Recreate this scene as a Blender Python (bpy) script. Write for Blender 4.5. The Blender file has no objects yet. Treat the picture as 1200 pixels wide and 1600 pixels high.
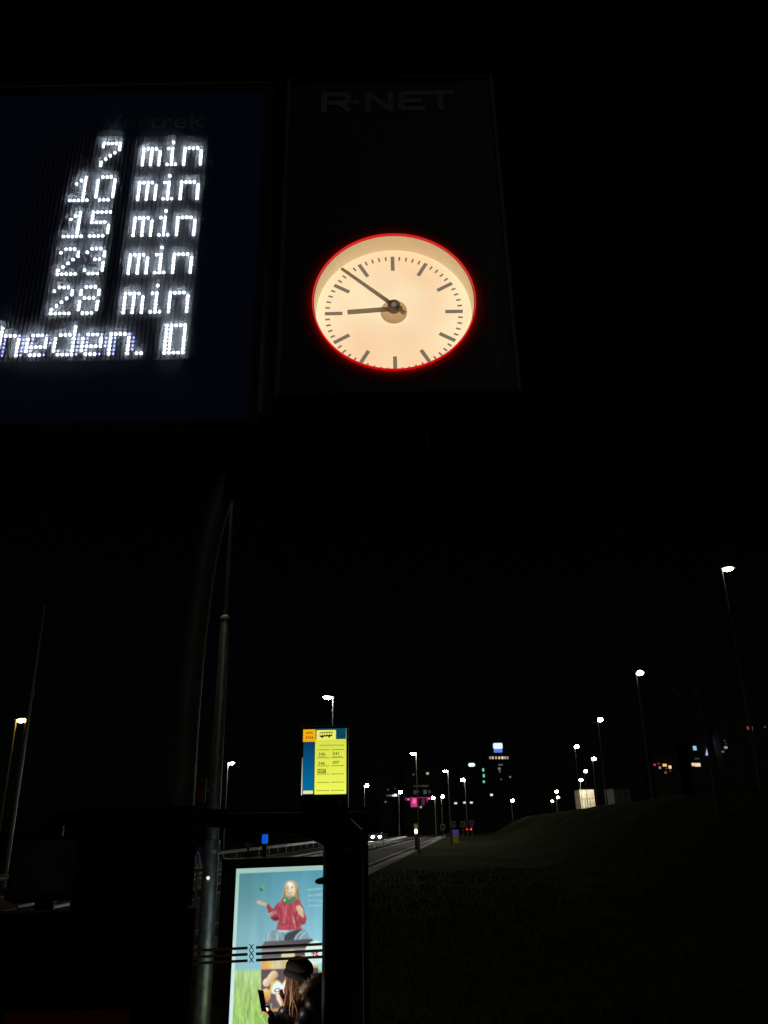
import bpy, bmesh, math, random
import numpy as np
from mathutils import Vector, Matrix

random.seed(7); RNG = np.random.default_rng(7)
R = math.radians
SC = bpy.context.scene
COL = SC.collection

# ------------------------------------------------------------------ camera
ZC = 2.5                      # the phone is held up at arm's length
F = 1225.0                    # focal length in pixels of the 1200 x 1600 photograph
cam = bpy.data.cameras.new('camera'); cam_o = bpy.data.objects.new('camera', cam); COL.objects.link(cam_o)
cam.sensor_fit = 'VERTICAL'; cam.sensor_height = 32.0; cam.lens = F / 1600.0 * 32.0
cam.clip_start = 0.05; cam.clip_end = 6000
CM = Matrix.Rotation(R(90 + 21.8), 3, 'X') @ Matrix.Rotation(R(-1.0), 3, 'Z')
cam_o.matrix_world = Matrix.Translation((0, 0, ZC)) @ CM.to_4x4()
SC.camera = cam_o

# ------------------------------------------------------------------ world, sun, exposure
w = bpy.data.worlds.new('World'); SC.world = w; w.use_nodes = True
nt = w.node_tree; bg = nt.nodes['Background']
sky = nt.nodes.new('ShaderNodeTexSky'); sky.sky_type = 'NISHITA'; sky.sun_disc = False
sky.sun_elevation = R(32); sky.sun_rotation = R(168)
nt.links.new(sky.outputs[0], bg.inputs[0]); bg.inputs[1].default_value = 0.00012
sl = bpy.data.lights.new('sun', 'SUN'); sl.energy = 0.02; sl.angle = R(12); sl.color = (1.0, 0.93, 0.82)
so = bpy.data.objects.new('sun', sl); COL.objects.link(so); so.rotation_euler = (R(58), 0, R(12))
SC.view_settings.view_transform = 'Standard'; SC.view_settings.look = 'None'
SC.view_settings.exposure = 0.0; SC.view_settings.gamma = 1.0; SC.view_settings.use_curve_mapping = False
SC.cycles.use_denoising = True
SC.cycles.max_bounces = 6; SC.cycles.diffuse_bounces = 3; SC.cycles.transparent_max_bounces = 12
SC.cycles.sample_clamp_indirect = 4.0; SC.cycles.use_light_tree = True
SC.cycles.caustics_reflective = False; SC.cycles.caustics_refractive = False

# ------------------------------------------------------------------ measuring helpers
def ray(x, y): return CM @ Vector(((x - 600) / F, (800 - y) / F, -1.0))
def at(x, y, D):
    d = ray(x, y); return Vector((0, 0, ZC)) + d * (D / d.y)
def atz(x, y, z):
    d = ray(x, y); return Vector((0, 0, ZC)) + d * ((z - ZC) / d.z)
def proj(p):
    c = CM.transposed() @ (Vector(p) - Vector((0, 0, ZC)))
    return (600 + F * c.x / -c.z, 800 - F * c.y / -c.z)
def lin(c): return tuple(((v / 255) / 12.92 if v / 255 <= .04045 else ((v / 255 + .055) / 1.055) ** 2.4) for v in c)

# ------------------------------------------------------------------ materials
MATS = {}
def mat(name, col, rough=.6, metal=0., var=.25, scale=6., bump=.1, emit=None, strength=0., spec=.5, sample=True):
    if name in MATS: return MATS[name]
    m = bpy.data.materials.new(name); m.use_nodes = True; n = m.node_tree; b = n.nodes['Principled BSDF']
    tc = n.nodes.new('ShaderNodeTexCoord'); nz = n.nodes.new('ShaderNodeTexNoise')
    nz.inputs['Scale'].default_value = scale; nz.inputs['Detail'].default_value = 6
    n.links.new(tc.outputs['Object'], nz.inputs['Vector'])
    cr = n.nodes.new('ShaderNodeValToRGB')
    cr.color_ramp.elements[0].position = .3; cr.color_ramp.elements[1].position = .7
    cr.color_ramp.elements[0].color = tuple(max(0, c * (1 - var)) for c in col) + (1,)
    cr.color_ramp.elements[1].color = tuple(min(1, c * (1 + var)) for c in col) + (1,)
    n.links.new(nz.outputs['Fac'], cr.inputs['Fac']); n.links.new(cr.outputs['Color'], b.inputs['Base Color'])
    b.inputs['Roughness'].default_value = rough; b.inputs['Metallic'].default_value = metal
    b.inputs['Specular IOR Level'].default_value = spec
    if bump:
        bp = n.nodes.new('ShaderNodeBump'); bp.inputs['Strength'].default_value = bump; bp.inputs['Distance'].default_value = .01
        n.links.new(nz.outputs['Fac'], bp.inputs['Height']); n.links.new(bp.outputs['Normal'], b.inputs['Normal'])
    if emit is not None:
        b.inputs['Emission Color'].default_value = tuple(emit) + (1,); b.inputs['Emission Strength'].default_value = strength
        if not sample: m.cycles.emission_sampling = 'NONE'
    MATS[name] = m; return m
def glow(name, rgb, strength=1., sample=True):
    return mat(name, (.02, .02, .02), .5, var=.05, bump=0, emit=lin(rgb), strength=strength, sample=sample)
def glass(name, tint=(.9, .95, .95), refl=.06):
    m = bpy.data.materials.new(name); m.use_nodes = True; n = m.node_tree; n.nodes.clear()
    o = n.nodes.new('ShaderNodeOutputMaterial'); t = n.nodes.new('ShaderNodeBsdfTransparent'); g = n.nodes.new('ShaderNodeBsdfGlossy')
    mx = n.nodes.new('ShaderNodeMixShader'); fr = n.nodes.new('ShaderNodeFresnel'); fr.inputs[0].default_value = 1.5
    t.inputs[0].default_value = tint + (1,); g.inputs['Roughness'].default_value = .03
    n.links.new(fr.outputs[0], mx.inputs[0]); n.links.new(t.outputs[0], mx.inputs[1]); n.links.new(g.outputs[0], mx.inputs[2])
    n.links.new(mx.outputs[0], o.inputs[0]); MATS[name] = m; return m
def attr_emit(name, strength=1., base=False):
    m = bpy.data.materials.new(name); m.use_nodes = True; n = m.node_tree; b = n.nodes['Principled BSDF']
    a = n.nodes.new('ShaderNodeAttribute'); a.attribute_name = 'print'
    b.inputs['Base Color'].default_value = (.03, .03, .03, 1); b.inputs['Roughness'].default_value = .35
    n.links.new(a.outputs['Color'], b.inputs['Emission Color']); b.inputs['Emission Strength'].default_value = strength
    MATS[name] = m; return m

# ------------------------------------------------------------------ mesh helpers
class MB:
    def __init__(s): s.v = []; s.f = []
    def add(s, vs, fs):
        k = len(s.v); s.v += [tuple(v) for v in vs]; s.f += [tuple(i + k for i in f) for f in fs]; return s
    def box(s, a, b, bev=0.):
        (x0, y0, z0), (x1, y1, z1) = [min(p, q) for p, q in zip(a, b)], [max(p, q) for p, q in zip(a, b)]
        if bev <= 0:
            return s.add([(x0,y0,z0),(x1,y0,z0),(x1,y1,z0),(x0,y1,z0),(x0,y0,z1),(x1,y0,z1),(x1,y1,z1),(x0,y1,z1)],
                         [(0,3,2,1),(4,5,6,7),(0,1,5,4),(1,2,6,5),(2,3,7,6),(3,0,4,7)])
        bm = bmesh.new(); bmesh.ops.create_cube(bm, size=1)
        for v in bm.verts: v.co = Vector(((x0+x1)/2 + v.co.x*(x1-x0), (y0+y1)/2 + v.co.y*(y1-y0), (z0+z1)/2 + v.co.z*(z1-z0)))
        bmesh.ops.bevel(bm, geom=bm.edges[:], offset=bev, segments=2, affect='EDGES', profile=.5)
        bm.verts.index_update(); vs = [v.co[:] for v in bm.verts]; fs = [[v.index for v in f.verts] for f in bm.faces]; bm.free()
        return s.add(vs, fs)
    def tube(s, pts, rad, n=10, cap=True, squash=None, up=None):
        pts = [Vector(p) for p in pts]; m = len(pts)
        rad = rad if hasattr(rad, '__len__') else [rad] * m
        vs = []; prev = None
        for i, p in enumerate(pts):
            t = (pts[min(i+1, m-1)] - pts[max(i-1, 0)]).normalized()
            if prev is None:
                h = Vector(up) if up else (Vector((0, 0, 1)) if abs(t.z) < .9 else Vector((1, 0, 0)))
            else: h = prev
            a = t.cross(h).normalized(); b2 = a.cross(t).normalized(); prev = b2
            r = rad[i]; ra, rb = (r, r) if not hasattr(r, '__len__') else r
            for k in range(n):
                q = 2 * math.pi * k / n
                vs.append(p + a * (ra * math.cos(q)) + b2 * (rb * math.sin(q)))
        fs = [(i*n+k, i*n+(k+1) % n, (i+1)*n+(k+1) % n, (i+1)*n+k) for i in range(m-1) for k in range(n)]
        if cap: fs += [tuple(reversed(range(n))), tuple(range((m-1)*n, m*n))]
        return s.add(vs, fs)
    def ellip(s, c, r, n=16, m=10, rot=None, zmin=-1.):
        vs = []; fs = []
        for i in range(m + 1):
            ph = -math.pi/2 + math.pi*i/m; ph = max(ph, math.asin(zmin))
            for k in range(n):
                q = 2*math.pi*k/n; v = Vector((math.cos(ph)*math.cos(q)*r[0], math.cos(ph)*math.sin(q)*r[1], math.sin(ph)*r[2]))
                if rot: v = rot @ v
                vs.append(Vector(c) + v)
        fs = [(i*n+k, i*n+(k+1) % n, (i+1)*n+(k+1) % n, (i+1)*n+k) for i in range(m) for k in range(n)]
        return s.add(vs, fs)
    def prism(s, poly, M, t):       # polygon in local x,z extruded along local +y by t
        n = len(poly)
        vs = [M @ Vector((x, 0, z)) for x, z in poly] + [M @ Vector((x, t, z)) for x, z in poly]
        return s.add(vs, [tuple(range(n)), tuple(reversed(range(n, 2*n)))] + [(i, i+n, (i+1) % n+n, (i+1) % n) for i in range(n)])
    def build(s, name, m, parent=None, smooth=False, fix=True):
        me = bpy.data.meshes.new(name); me.from_pydata(s.v, [], s.f); me.validate()
        if fix:
            bm = bmesh.new(); bm.from_mesh(me); bmesh.ops.recalc_face_normals(bm, faces=bm.faces); bm.to_mesh(me); bm.free()
        o = bpy.data.objects.new(name, me); COL.objects.link(o)
        if m: me.materials.append(MATS[m] if isinstance(m, str) else m)
        if smooth:
            me.polygons.foreach_set('use_smooth', [True] * len(me.polygons))
            me.set_sharp_from_angle(angle=R(40))
        if parent: adopt(o, parent)
        return o
def adopt(o, p):
    o.parent = p; o.matrix_parent_inverse = world_of(p).inverted()
def world_of(p):
    m = p.matrix_basis.copy()
    return m if p.parent is None else world_of(p.parent) @ p.matrix_parent_inverse @ m
def tag(o, label=None, cat=None, group=None, kind=None):
    if label: o['label'] = label
    if cat: o['category'] = cat
    if group: o['group'] = group
    if kind: o['kind'] = kind
    return o
def thing(name, label, cat, loc=(0, 0, 0), group=None):
    o = bpy.data.objects.new(name, None); o.empty_display_size = .2; COL.objects.link(o); o.location = loc
    return tag(o, label, cat, group)
def text_mesh(body, M, x0, x1, z0, z1, bold=0., t=0.001, fit=True):
    cu = bpy.data.curves.new('t', 'FONT'); cu.body = body; cu.size = 1; cu.offset = bold; cu.resolution_u = 3
    o = bpy.data.objects.new('t', cu); COL.objects.link(o)
    dg = bpy.context.evaluated_depsgraph_get(); me = bpy.data.meshes.new_from_object(o.evaluated_get(dg))
    bpy.data.objects.remove(o); mb = MB()
    vs = [v.co for v in me.vertices]
    a0 = min(v.x for v in vs); a1 = max(v.x for v in vs); b0 = min(v.y for v in vs); b1 = max(v.y for v in vs)
    sx = (x1-x0)/(a1-a0); sz = (z1-z0)/(b1-b0)
    if not fit: sx = sz
    mb.add([M @ Vector((x0+(v.x-a0)*sx, -t, z0+(v.y-b0)*sz)) for v in vs], [tuple(p.vertices) for p in me.polygons])
    bpy.data.meshes.remove(me); return mb
def disc(mb, M, cx, cz, r, n=24, y=0.):
    mb.add([M @ Vector((cx+r*math.cos(2*math.pi*k/n), y, cz+r*math.sin(2*math.pi*k/n))) for k in range(n)], [tuple(range(n))])
def quad(mb, M, x0, x1, z0, z1, y=0.):
    mb.add([M @ Vector(p) for p in ((x0,y,z0),(x1,y,z0),(x1,y,z1),(x0,y,z1))], [(0,1,2,3)])
def rquad(mb, M, x0, x1, z0, z1, r, t, n=5):
    pts = []
    for cx, cz, a in ((x1-r, z0+r, -90), (x1-r, z1-r, 0), (x0+r, z1-r, 90), (x0+r, z0+r, 180)):
        for i in range(n+1):
            q = R(a + 90*i/n); pts.append((cx+r*math.cos(q), cz+r*math.sin(q)))
    mb.prism(pts, M, t)
def copy_tree(o, parent=None):
    c = o.copy(); COL.objects.link(c)
    if parent: c.parent = parent
    for ch in list(o.children): copy_tree(ch, c)
    return c

# common materials
mat('asphalt', (.06, .056, .052), .85, var=.35, scale=1.2, bump=.3)
mat('grass', (.033, .039, .007), .95, var=.45, scale=1.5, bump=.6, spec=.02)
mat('blade', (.036, .041, .008), .9, var=.4, scale=2, bump=0, spec=.02)
mat('concrete', (.32, .31, .29), .85, var=.2, scale=4, bump=.2)
mat('line_paint', (.7, .69, .65), .7, var=.25, scale=3, bump=.05)
mat('galvanised', (.32, .35, .35), .42, .75, var=.35, scale=14, bump=.08)
mat('pole_grey', (.09, .09, .085), .7, 0, var=.2, scale=8, bump=.05)
mat('steel_grey', (.3, .31, .31), .5, .5, var=.2, scale=8, bump=.05)
mat('black_frame', (.018, .018, .018), .45, 0, var=.3, scale=5, bump=.05)
mat('charcoal', (.03, .03, .03), .5, 0, var=.25, scale=5, bump=.05)
mat('black_matte', (.006, .006, .006), .9, 0, var=.3, scale=5, bump=.05, spec=.05)
mat('grey_plastic', (.22, .22, .21), .5, 0, var=.2, scale=5, bump=.05)
mat('cast_grey', (.17, .175, .165), .5, .1, var=.25, scale=3, bump=.05)
mat('mast_grey', (.3, .3, .28), .55, .2, var=.2, scale=3, bump=.05)
mat('red_enamel', (.13, .01, .012), .4, 0, var=.15, scale=5, bump=.03)
mat('dark_wall', (.08, .08, .08), .8, 0, var=.3, scale=.2, bump=0)
mat('white_wall', (.7, .66, .6), .7, 0, var=.15, scale=1, bump=.1)
mat('rubber', (.02, .02, .02), .8, 0, var=.2, bump=0)
mat('bark', (.09, .075, .055), .9, 0, var=.4, scale=12, bump=.4)
glass('clear_glass'); glass('dark_glass', (.25, .3, .33))
I4 = Matrix.Identity(4)

# ------------------------------------------------------------------ ground, roads
def edge(y): return -6.9 + .097 * y                 # right-hand edge of the busway
def sm(a, b, t):
    t = np.clip((t - a) / (b - a), 0, 1); return t * t * (3 - 2 * t)
def hgt(x, y):
    x = np.asarray(x, float); y = np.asarray(y, float); d = x - edge(y)
    h = 4.2 * sm(10, 22, d) * sm(6, 34, y) * (1 - sm(205, 300, y)) * (1 - sm(150, 260, d))
    return h + .05 * np.sin(x * .7 + .3 * y) * sm(2, 6, d)
xs = np.concatenate([np.linspace(-1000, -60, 14), np.linspace(-50, 90, 141), np.linspace(100, 400, 26), np.linspace(500, 1000, 6)])
ys = np.concatenate([np.linspace(-300, -10, 8), np.linspace(-5, 120, 126), np.linspace(125, 450, 44), np.linspace(500, 1400, 10)])
X, Y = np.meshgrid(xs, ys); Z = hgt(X, Y) - .03
nx, ny = len(xs), len(ys)
g = MB(); g.v = list(zip(X.ravel().tolist(), Y.ravel().tolist(), Z.ravel().tolist()))
g.f = [(j*nx+i, j*nx+i+1, (j+1)*nx+i+1, (j+1)*nx+i) for j in range(ny-1) for i in range(nx-1)]
tag(g.build('ground', 'grass', smooth=True, fix=False), kind='structure')

def strip(name, m, u0, u1, y0, y1, z, kind='structure', h=0., n=2):
    b = MB()
    if h:
        vs = []
        for y in (y0, y1):
            vs += [(edge(y)+u0, y, 0), (edge(y)+u1, y, 0), (edge(y)+u1, y, h), (edge(y)+u0, y, h)]
        b.add(vs, [(0,1,2,3),(4,7,6,5),(0,4,5,1),(1,5,6,2),(2,6,7,3),(3,7,4,0)])
    else:
        b.add([(edge(y0)+u0, y0, z), (edge(y0)+u1, y0, z), (edge(y1)+u1, y1, z), (edge(y1)+u0, y1, z)], [(0,1,2,3)])
    return tag(b.build(name, m), kind=kind)
strip('bus_lane_road', 'asphalt', -4.1, 0, -60, 420, .004)
strip('main_road', 'asphalt', -13.2, -5.2, -60, 420, .004)
strip('kerb', 'concrete', 0, .16, -60, 420, 0, h=.12)
strip('kerb_gutter', 'charcoal', .16, .5, -60, 420, .004)
strip('footpath', 'concrete', .5, 1.1, -60, 420, .008)
strip('edge_line', 'line_paint', -.55, -.4, -60, 420, .008)
strip('edge_line', 'line_paint', -3.9, -3.75, -60, 420, .008)
strip('edge_line', 'line_paint', -5.7, -5.55, -60, 420, .008)
strip('edge_line', 'line_paint', -12.9, -12.75, -60, 420, .008)
lane = None
for k in range(30):
    y = 20 + k * 9
    b = MB(); b.add([(edge(y)-9.3, y, .008), (edge(y)-9.15, y, .008), (edge(y+3)-9.15, y+3, .008), (edge(y+3)-9.3, y+3, .008)], [(0,1,2,3)])
    tag(b.build('lane_dash', 'line_paint'), kind='structure')
# the far curve of the road to the right
b = MB(); vs = []; fs = []
for i in range(45):
    y = 200 + i * 5; cx = edge(y) + (y - 200) ** 2 * .0011
    vs += [(cx - 3, y, .012), (cx + 4.5, y, .012)]
    if i: fs.append((2*i-2, 2*i-1, 2*i+1, 2*i))
b.add(vs, fs); tag(b.build('slip_road', 'asphalt'), kind='structure')
b = MB(); b.box((-5.2, -3, 0), (3.0, 11, .12)); tag(b.build('platform', 'concrete'), kind='structure')

# grass blades of the verge
N = 42000
yb = 11.3 + 40 * RNG.random(N) ** 1.7; xb = edge(yb) + 1.3 + RNG.random(N) * (8 + .62 * yb)
zb = hgt(xb, yb) - .035
hb = .05 + .09 * RNG.random(N) * (1 + .8 * np.sin(xb * 1.3) * np.sin(yb * .9)); wb = .006 + .008 * RNG.random(N) + .0004 * yb
an = RNG.random(N) * 2 * np.pi; lx = (RNG.random(N) - .5) * .1; ly = (RNG.random(N) - .5) * .1
V = np.empty((N, 3, 3))
V[:, 0] = np.stack([xb - np.cos(an) * wb, yb - np.sin(an) * wb, zb], 1); V[:, 1] = np.stack([xb + np.cos(an) * wb, yb + np.sin(an) * wb, zb], 1)
V[:, 2] = np.stack([xb + lx, yb + ly, zb + hb], 1)
me = bpy.data.meshes.new('grass'); me.from_pydata(V.reshape(-1, 3).tolist(), [], np.arange(3 * N).reshape(-1, 3).tolist())
o = bpy.data.objects.new('grass', me); COL.objects.link(o); me.materials.append(MATS['blade'])
tag(o, 'short dark grass covering the verge beside the busway', 'grass', kind='stuff')

# ------------------------------------------------------------------ guard rails
def guard_rail(u, y0, y1, label):
    t = thing('guard_rail', label, 'guard rail', (edge(y0)+u, y0, 0))
    b = MB(); prof = [(0, .5), (.05, .54), (.0, .6), (0, .66), (.05, .72), (0, .78), (-.02, .78), (-.02, .5)]
    vs = []
    for y in (y0, y1): vs += [(edge(y)+u+px, y, pz) for px, pz in prof]
    n = len(prof); b.add(vs, [(i, (i+1) % n, (i+1) % n+n, i+n) for i in range(n)] + [tuple(range(n)), tuple(range(n, 2*n))])
    b.build('rail_beam', 'galvanised', t)
    pm = MB(); pm.box((-.1, -.05, -.1), (-.025, .05, .72)); p0 = pm.build('post', 'galvanised')
    for k in range(int((y1 - y0) / 4)):
        y = y0 + 1 + k * 4; p = p0 if k == 0 else p0.copy()
        if k: COL.objects.link(p)
        p.location = (edge(y)+u, y, 0); adopt(p, t)
guard_rail(-4.65, 22, 150, 'galvanised guard rail between the busway and the main road')
guard_rail(-13.8, 22, 210, 'galvanised guard rail along the far side of the main road')

# ------------------------------------------------------------------ street lamps
LENS = {}
def lens(rgb, s):
    k = (rgb, s)
    if k not in LENS: LENS[k] = glow('lamp_lens_%d' % len(LENS), rgb, s)
    return LENS[k]
def lamp(px, py, H, side, label, rgb=(255, 240, 205), s=420., arm=.34, group=None, hill=False, r=.055, big=1.):
    if hill:
        p = atz(px, py, H)
        for _ in range(8): p = atz(px, py, H + float(hgt(p.x, p.y)))
        base = float(hgt(p.x, p.y)) - .1
    else: p = atz(px, py, H); base = -.05
    hx = p.x; bx = hx - side * arm; top = p.z + .03
    t = thing('street_lamp', label, 'street lamp', (bx, p.y, base), group)
    b = MB(); b.tube([(bx, p.y, base), (bx, p.y, base+1.2), (bx, p.y, base+1.25), (bx, p.y, top-.04), (bx, p.y, top+.03)],
                     [r*1.7, r*1.6, r*1.25, r*.8, r*.7], 10); b.build('pole', 'pole_grey', t, True)
    b = MB(); b.tube([(bx-side*.07, p.y, top+.02), (bx+side*.02, p.y, top+.05), (hx-side*.12*big, p.y, top+.075), (hx+side*.12*big, p.y, top+.085), (hx+side*.24*big, p.y, top+.075), (hx+side*.27*big, p.y, top+.06)],
                     [(.04*big, .03), (.06*big, .045), (.13*big, .06), (.14*big, .055), (.1*big, .04), (.03*big, .015)], 12); b.build('lamp_head', 'grey_plastic', t, True)
    b = MB(); b.ellip((hx, p.y, top), (.19*big, .12*big, (.085 if big < 1.6 else .13)*big), 14, 8, Matrix.Rotation(R(-side*8), 3, 'Y')); b.build('lamp_lens', lens(rgb, s), t, True)
    return t
W1 = (255, 236, 190); W2 = (255, 250, 235)
GR = 'lamps along the road on the embankment'
for i, (x, y) in enumerate([(1138, 890), (1000, 1052), (938, 1125), (901, 1167), (928, 1186), (915, 1205), (908, 1219), (870, 1237), (872, 1246), (863, 1252)]):
    lab = {0: 'tall street lamp with lit warm head, closest to the bus stop on the embankment', 1: 'second lit street lamp from the bus stop along the embankment', 2: 'third lit street lamp from the bus stop along the embankment', 3: 'fourth lit street lamp from the bus stop along the embankment'}.get(i, ['fifth', 'sixth', 'seventh', 'eighth', 'ninth', 'tenth'][max(i-4, 0)] + ' lit street lamp from the bus stop along the embankment')
    LR = lamp(x, y, 10, 1, lab, (255, 244, 205), 45 if i < 4 else (800 if i == 6 else 70), group=GR, hill=True, big=1.35 + .25 * min(i, 4))
    if i == 6: CABIN_Y = LR.location.y + 6
GM = 'lamps along the busway verge'
for i, (x, y) in enumerate([(511, 1091), (645, 1178), (696, 1205), (723, 1219)]):
    lamp(x, y, 9, -1, ['lit street lamp with white head rising behind the yellow stop sign', 'lit street lamp standing in front of the pink lit building', 'lit street lamp between the pink building and the tower', 'lit street lamp below the white oval roof sign'][i], W2, 330, group=GM, big=1.1 + .2 * i)
GL = 'lamps along the far side of the main road'
for i, (x, y) in enumerate([(35, 1126), (362, 1193), (573, 1228), (626, 1238), (692, 1245)]):
    lamp(x, y, 8, 1, ['lit yellowish street lamp beside the tall bare mast', 'lit street lamp to the right of the galvanised pole', 'lit street lamp beside the yellow stop sign over the car headlights', 'lit street lamp at the dark block beside the pink building', 'lit street lamp just beyond the pink building'][i],
         (255, 196, 78) if i == 0 else W2, 60 if i == 0 else 330, group=GL, big=1.5 if i == 0 else 1.1 + .25 * i)
for x, y, lab in [(677, 1247, 'bright low lamp at the corner of the pink building'), (801, 1251, 'lit street lamp at the foot of the tower')]:
    lamp(x, y, 8, -1 if x < 700 else 1, lab, W2, 140, big=2.2)

# tall bare mast by the left lamp
p = at(70, 946, 42); q = at(33, 1260, 42)
t = thing('tall_mast', 'tall bare grey mast rising above the yellowish street lamp', 'mast', (p.x, 42, -.1))
b = MB(); b.tube([(p.x, 42, -.1), (p.x, 42, 9.4), (p.x, 42, 9.45), (p.x, 42, p.z)], [.13, .1, .085, .06], 10); b.build('shaft', 'galvanised', t, True)
b = MB(); b.tube([(p.x, 42, 9.3), (p.x, 42, 9.5)], .12, 12); b.build('collar', 'steel_grey', t, True)
b = MB(); b.ellip((p.x, 42, p.z), (.07, .07, .05)); b.build('cap', 'steel_grey', t, True)

# ------------------------------------------------------------------ galvanised pole behind the shelter
PY = 11.0; PX = at(325, 1420, PY).x
t = thing('lamp_post', 'stepped galvanised steel lamp post standing behind the glass shelter', 'pole', (PX, PY, 0))
z1 = at(322, 1312, PY).z; z2 = at(344, 966, PY).z
b = MB(); b.tube([(PX, PY, 0), (PX, PY, z1-.02), (PX, PY, z1)], [.104, .1, .09], 20); b.build('lower_tube', 'galvanised', t, True)
b = MB(); b.tube([(PX, PY, z1-.05), (PX, PY, z2-.02), (PX, PY, z2)], [.084, .066, .055], 20); b.build('middle_tube', 'galvanised', t, True)
b = MB(); b.tube([(PX, PY, z2-.05), (PX, PY, 9.4)], [.034, .028], 14); b.build('upper_tube', 'galvanised', t, True)
b = MB(); b.tube([(PX, PY, z2-.015), (PX, PY, z2+.02), (PX, PY, z2+.04)], [.072, .066, .04], 20); b.build('cap_ring', 'white_wall', t, True)
b = MB(); b.tube([(PX, PY, z1-.16), (PX, PY, z1-.12)], .112, 20); b.build('clamp_band', 'galvanised', t, True)
b = MB(); zl = at(324, 1371, PY).z; b.tube([(PX+.0, PY-.118, zl), (PX+.0, PY-.09, zl)], .016, 12); b.build('indicator_light', glow('indicator', (255, 225, 180), 3.), t)
b = MB(); b.tube([(PX+.06, PY, 9.38), (PX, PY, 9.43), (PX-.2, PY, 9.47), (PX-.5, PY, 9.48), (PX-.6, PY, 9.46)], [(.05, .03), (.07, .05), (.14, .06), (.14, .055), (.03, .015)], 12); b.build('lamp_head', 'grey_plastic', t, True)
b = MB(); b.ellip((PX-.36, PY, 9.4), (.2, .13, .085), 14, 8); b.build('lamp_lens', lens((255, 236, 190), 170.), t, True)
p = at(315, 1236, PY)
t = thing('red_sign', 'small dark red sign plate clamped to the galvanised pole', 'sign', (p.x, PY, p.z))
b = MB(); b.box((p.x-.085, PY-.012, p.z-.14), (p.x+.055, PY+.012, p.z+.15), .004); b.build('plate', 'red_enamel', t)
b = MB(); b.box((p.x+.03, PY-.05, p.z-.01), (PX-.05, PY-.013, p.z+.02)); b.box((p.x+.03, PY+.013, p.z-.01), (PX-.045, PY+.03, p.z+.02)); b.build('bracket', 'galvanised', t)

# ------------------------------------------------------------------ traffic signs and bollards
def sign_post(name, label, cat, base, H, build, r=.03, group=None):
    t = thing(name, label, cat, base, group)
    b = MB(); b.tube([(base[0], base[1], -.05), (base[0], base[1], H)], r, 10); b.build('post', 'galvanised', t, True)
    build(t); return t
# blue pedestrian crossing sign
p = at(310, 1343, 17)
def f(t):
    M = Matrix.Translation((p.x, 17-.05, p.z)); b = MB(); rquad(b, M, -.16, .16, -.2, .2, .03, .012)
    b.build('plate', mat('sign_blue', (.02, .06, .3), .35, var=.1, bump=0), t)
    b = MB(); M2 = Matrix.Translation((p.x, 17-.055, p.z)); b.prism([(-.12, -.17), (.12, -.17), (0, .17)], M2, .002); b.build('white_triangle', 'line_paint', t)
    b = MB(); M3 = Matrix.Translation((p.x, 17-.058, p.z)); disc(b, M3, .0, .075, .022)
    b.prism([(-.02, .05), (.022, .05), (.02, -.02), (.05, -.13), (.03, -.135), (.0, -.04), (-.035, -.135), (-.055, -.13), (-.02, -.02)], M3, .002)
    b.build('walking_figure', 'sign_blue', t)
sign_post('crossing_sign', 'blue and white pedestrian crossing sign beside the galvanised pole', 'sign', (p.x, 17, 0), p.z+.22, f)
# inverted triangle
p2 = at(388, 1323, 26)
def f(t):
    M = Matrix.Translation((p2.x, 26-.05, p2.z)); b = MB(); b.prism([(-.13, .12), (0, -.14), (.13, .12)], M, .01); b.build('plate', 'cast_grey', t)
    b = MB(); b.prism([(-.09, .095), (0, -.085), (.09, .095)], Matrix.Translation((p2.x, 26-.054, p2.z)), .003); b.build('centre_field', 'grey_plastic', t)
    b = MB(); b.box((p2.x-.1, 26-.04, p2.z-.3), (p2.x+.1, 26-.03, p2.z-.19)); b.build('under_plate', 'charcoal', t)
sign_post('yield_sign', 'grey inverted triangle sign beyond the poster case', 'sign', (p2.x, 26, 0), p2.z+.1, f)
# illuminated island bollards
def bollard(px, py, D, w_, h_, rgb, s, label, lower=None):
    c = at(px, py, D); t = thing('traffic_bollard', label, 'bollard', (c.x, D, 0), 'lit traffic island bollards')
    b = MB(); b.box((c.x-w_*.42, D-.08, -.02), (c.x+w_*.42, D+.08, c.z-h_/2-.01), .01); b.build('shaft', lower or 'charcoal', t)
    b = MB(); b.box((c.x-w_/2, D-.1, c.z-h_/2), (c.x+w_/2, D+.1, c.z+h_/2), .03); b.build('light_box', glow('bollard_%d' % px, rgb, s, False), t)
    b = MB(); b.box((c.x-w_/2-.01, D-.11, c.z+h_/2+.003), (c.x+w_/2+.01, D+.11, c.z+h_/2+.04), .01); b.build('lid', 'charcoal', t)
    return t
bollard(414, 1311, 30, .19, .3, (18, 86, 215), 1.0, 'bright blue lit traffic bollard seen above the poster case')
mat('bollard_yellow', (.55, .5, .05), .5, var=.1, bump=0)
t = bollard(650, 1291, 92, .42, .5, (120, 125, 40), .35, 'yellow traffic bollard with a small white lamp on the busway')
c = at(650, 1299, 91.8); b = MB(); b.ellip((c.x, 91.85, c.z), (.17, .08, .24)); b.build('lamp', glow('bollard_lamp', (255, 250, 235), 5., False), t, True)
t = bollard(712, 1301, 120, .85, .75, (62, 58, 128), .55, 'violet blue lit traffic bollard at the end of the verge', 'bollard_yellow')
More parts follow.
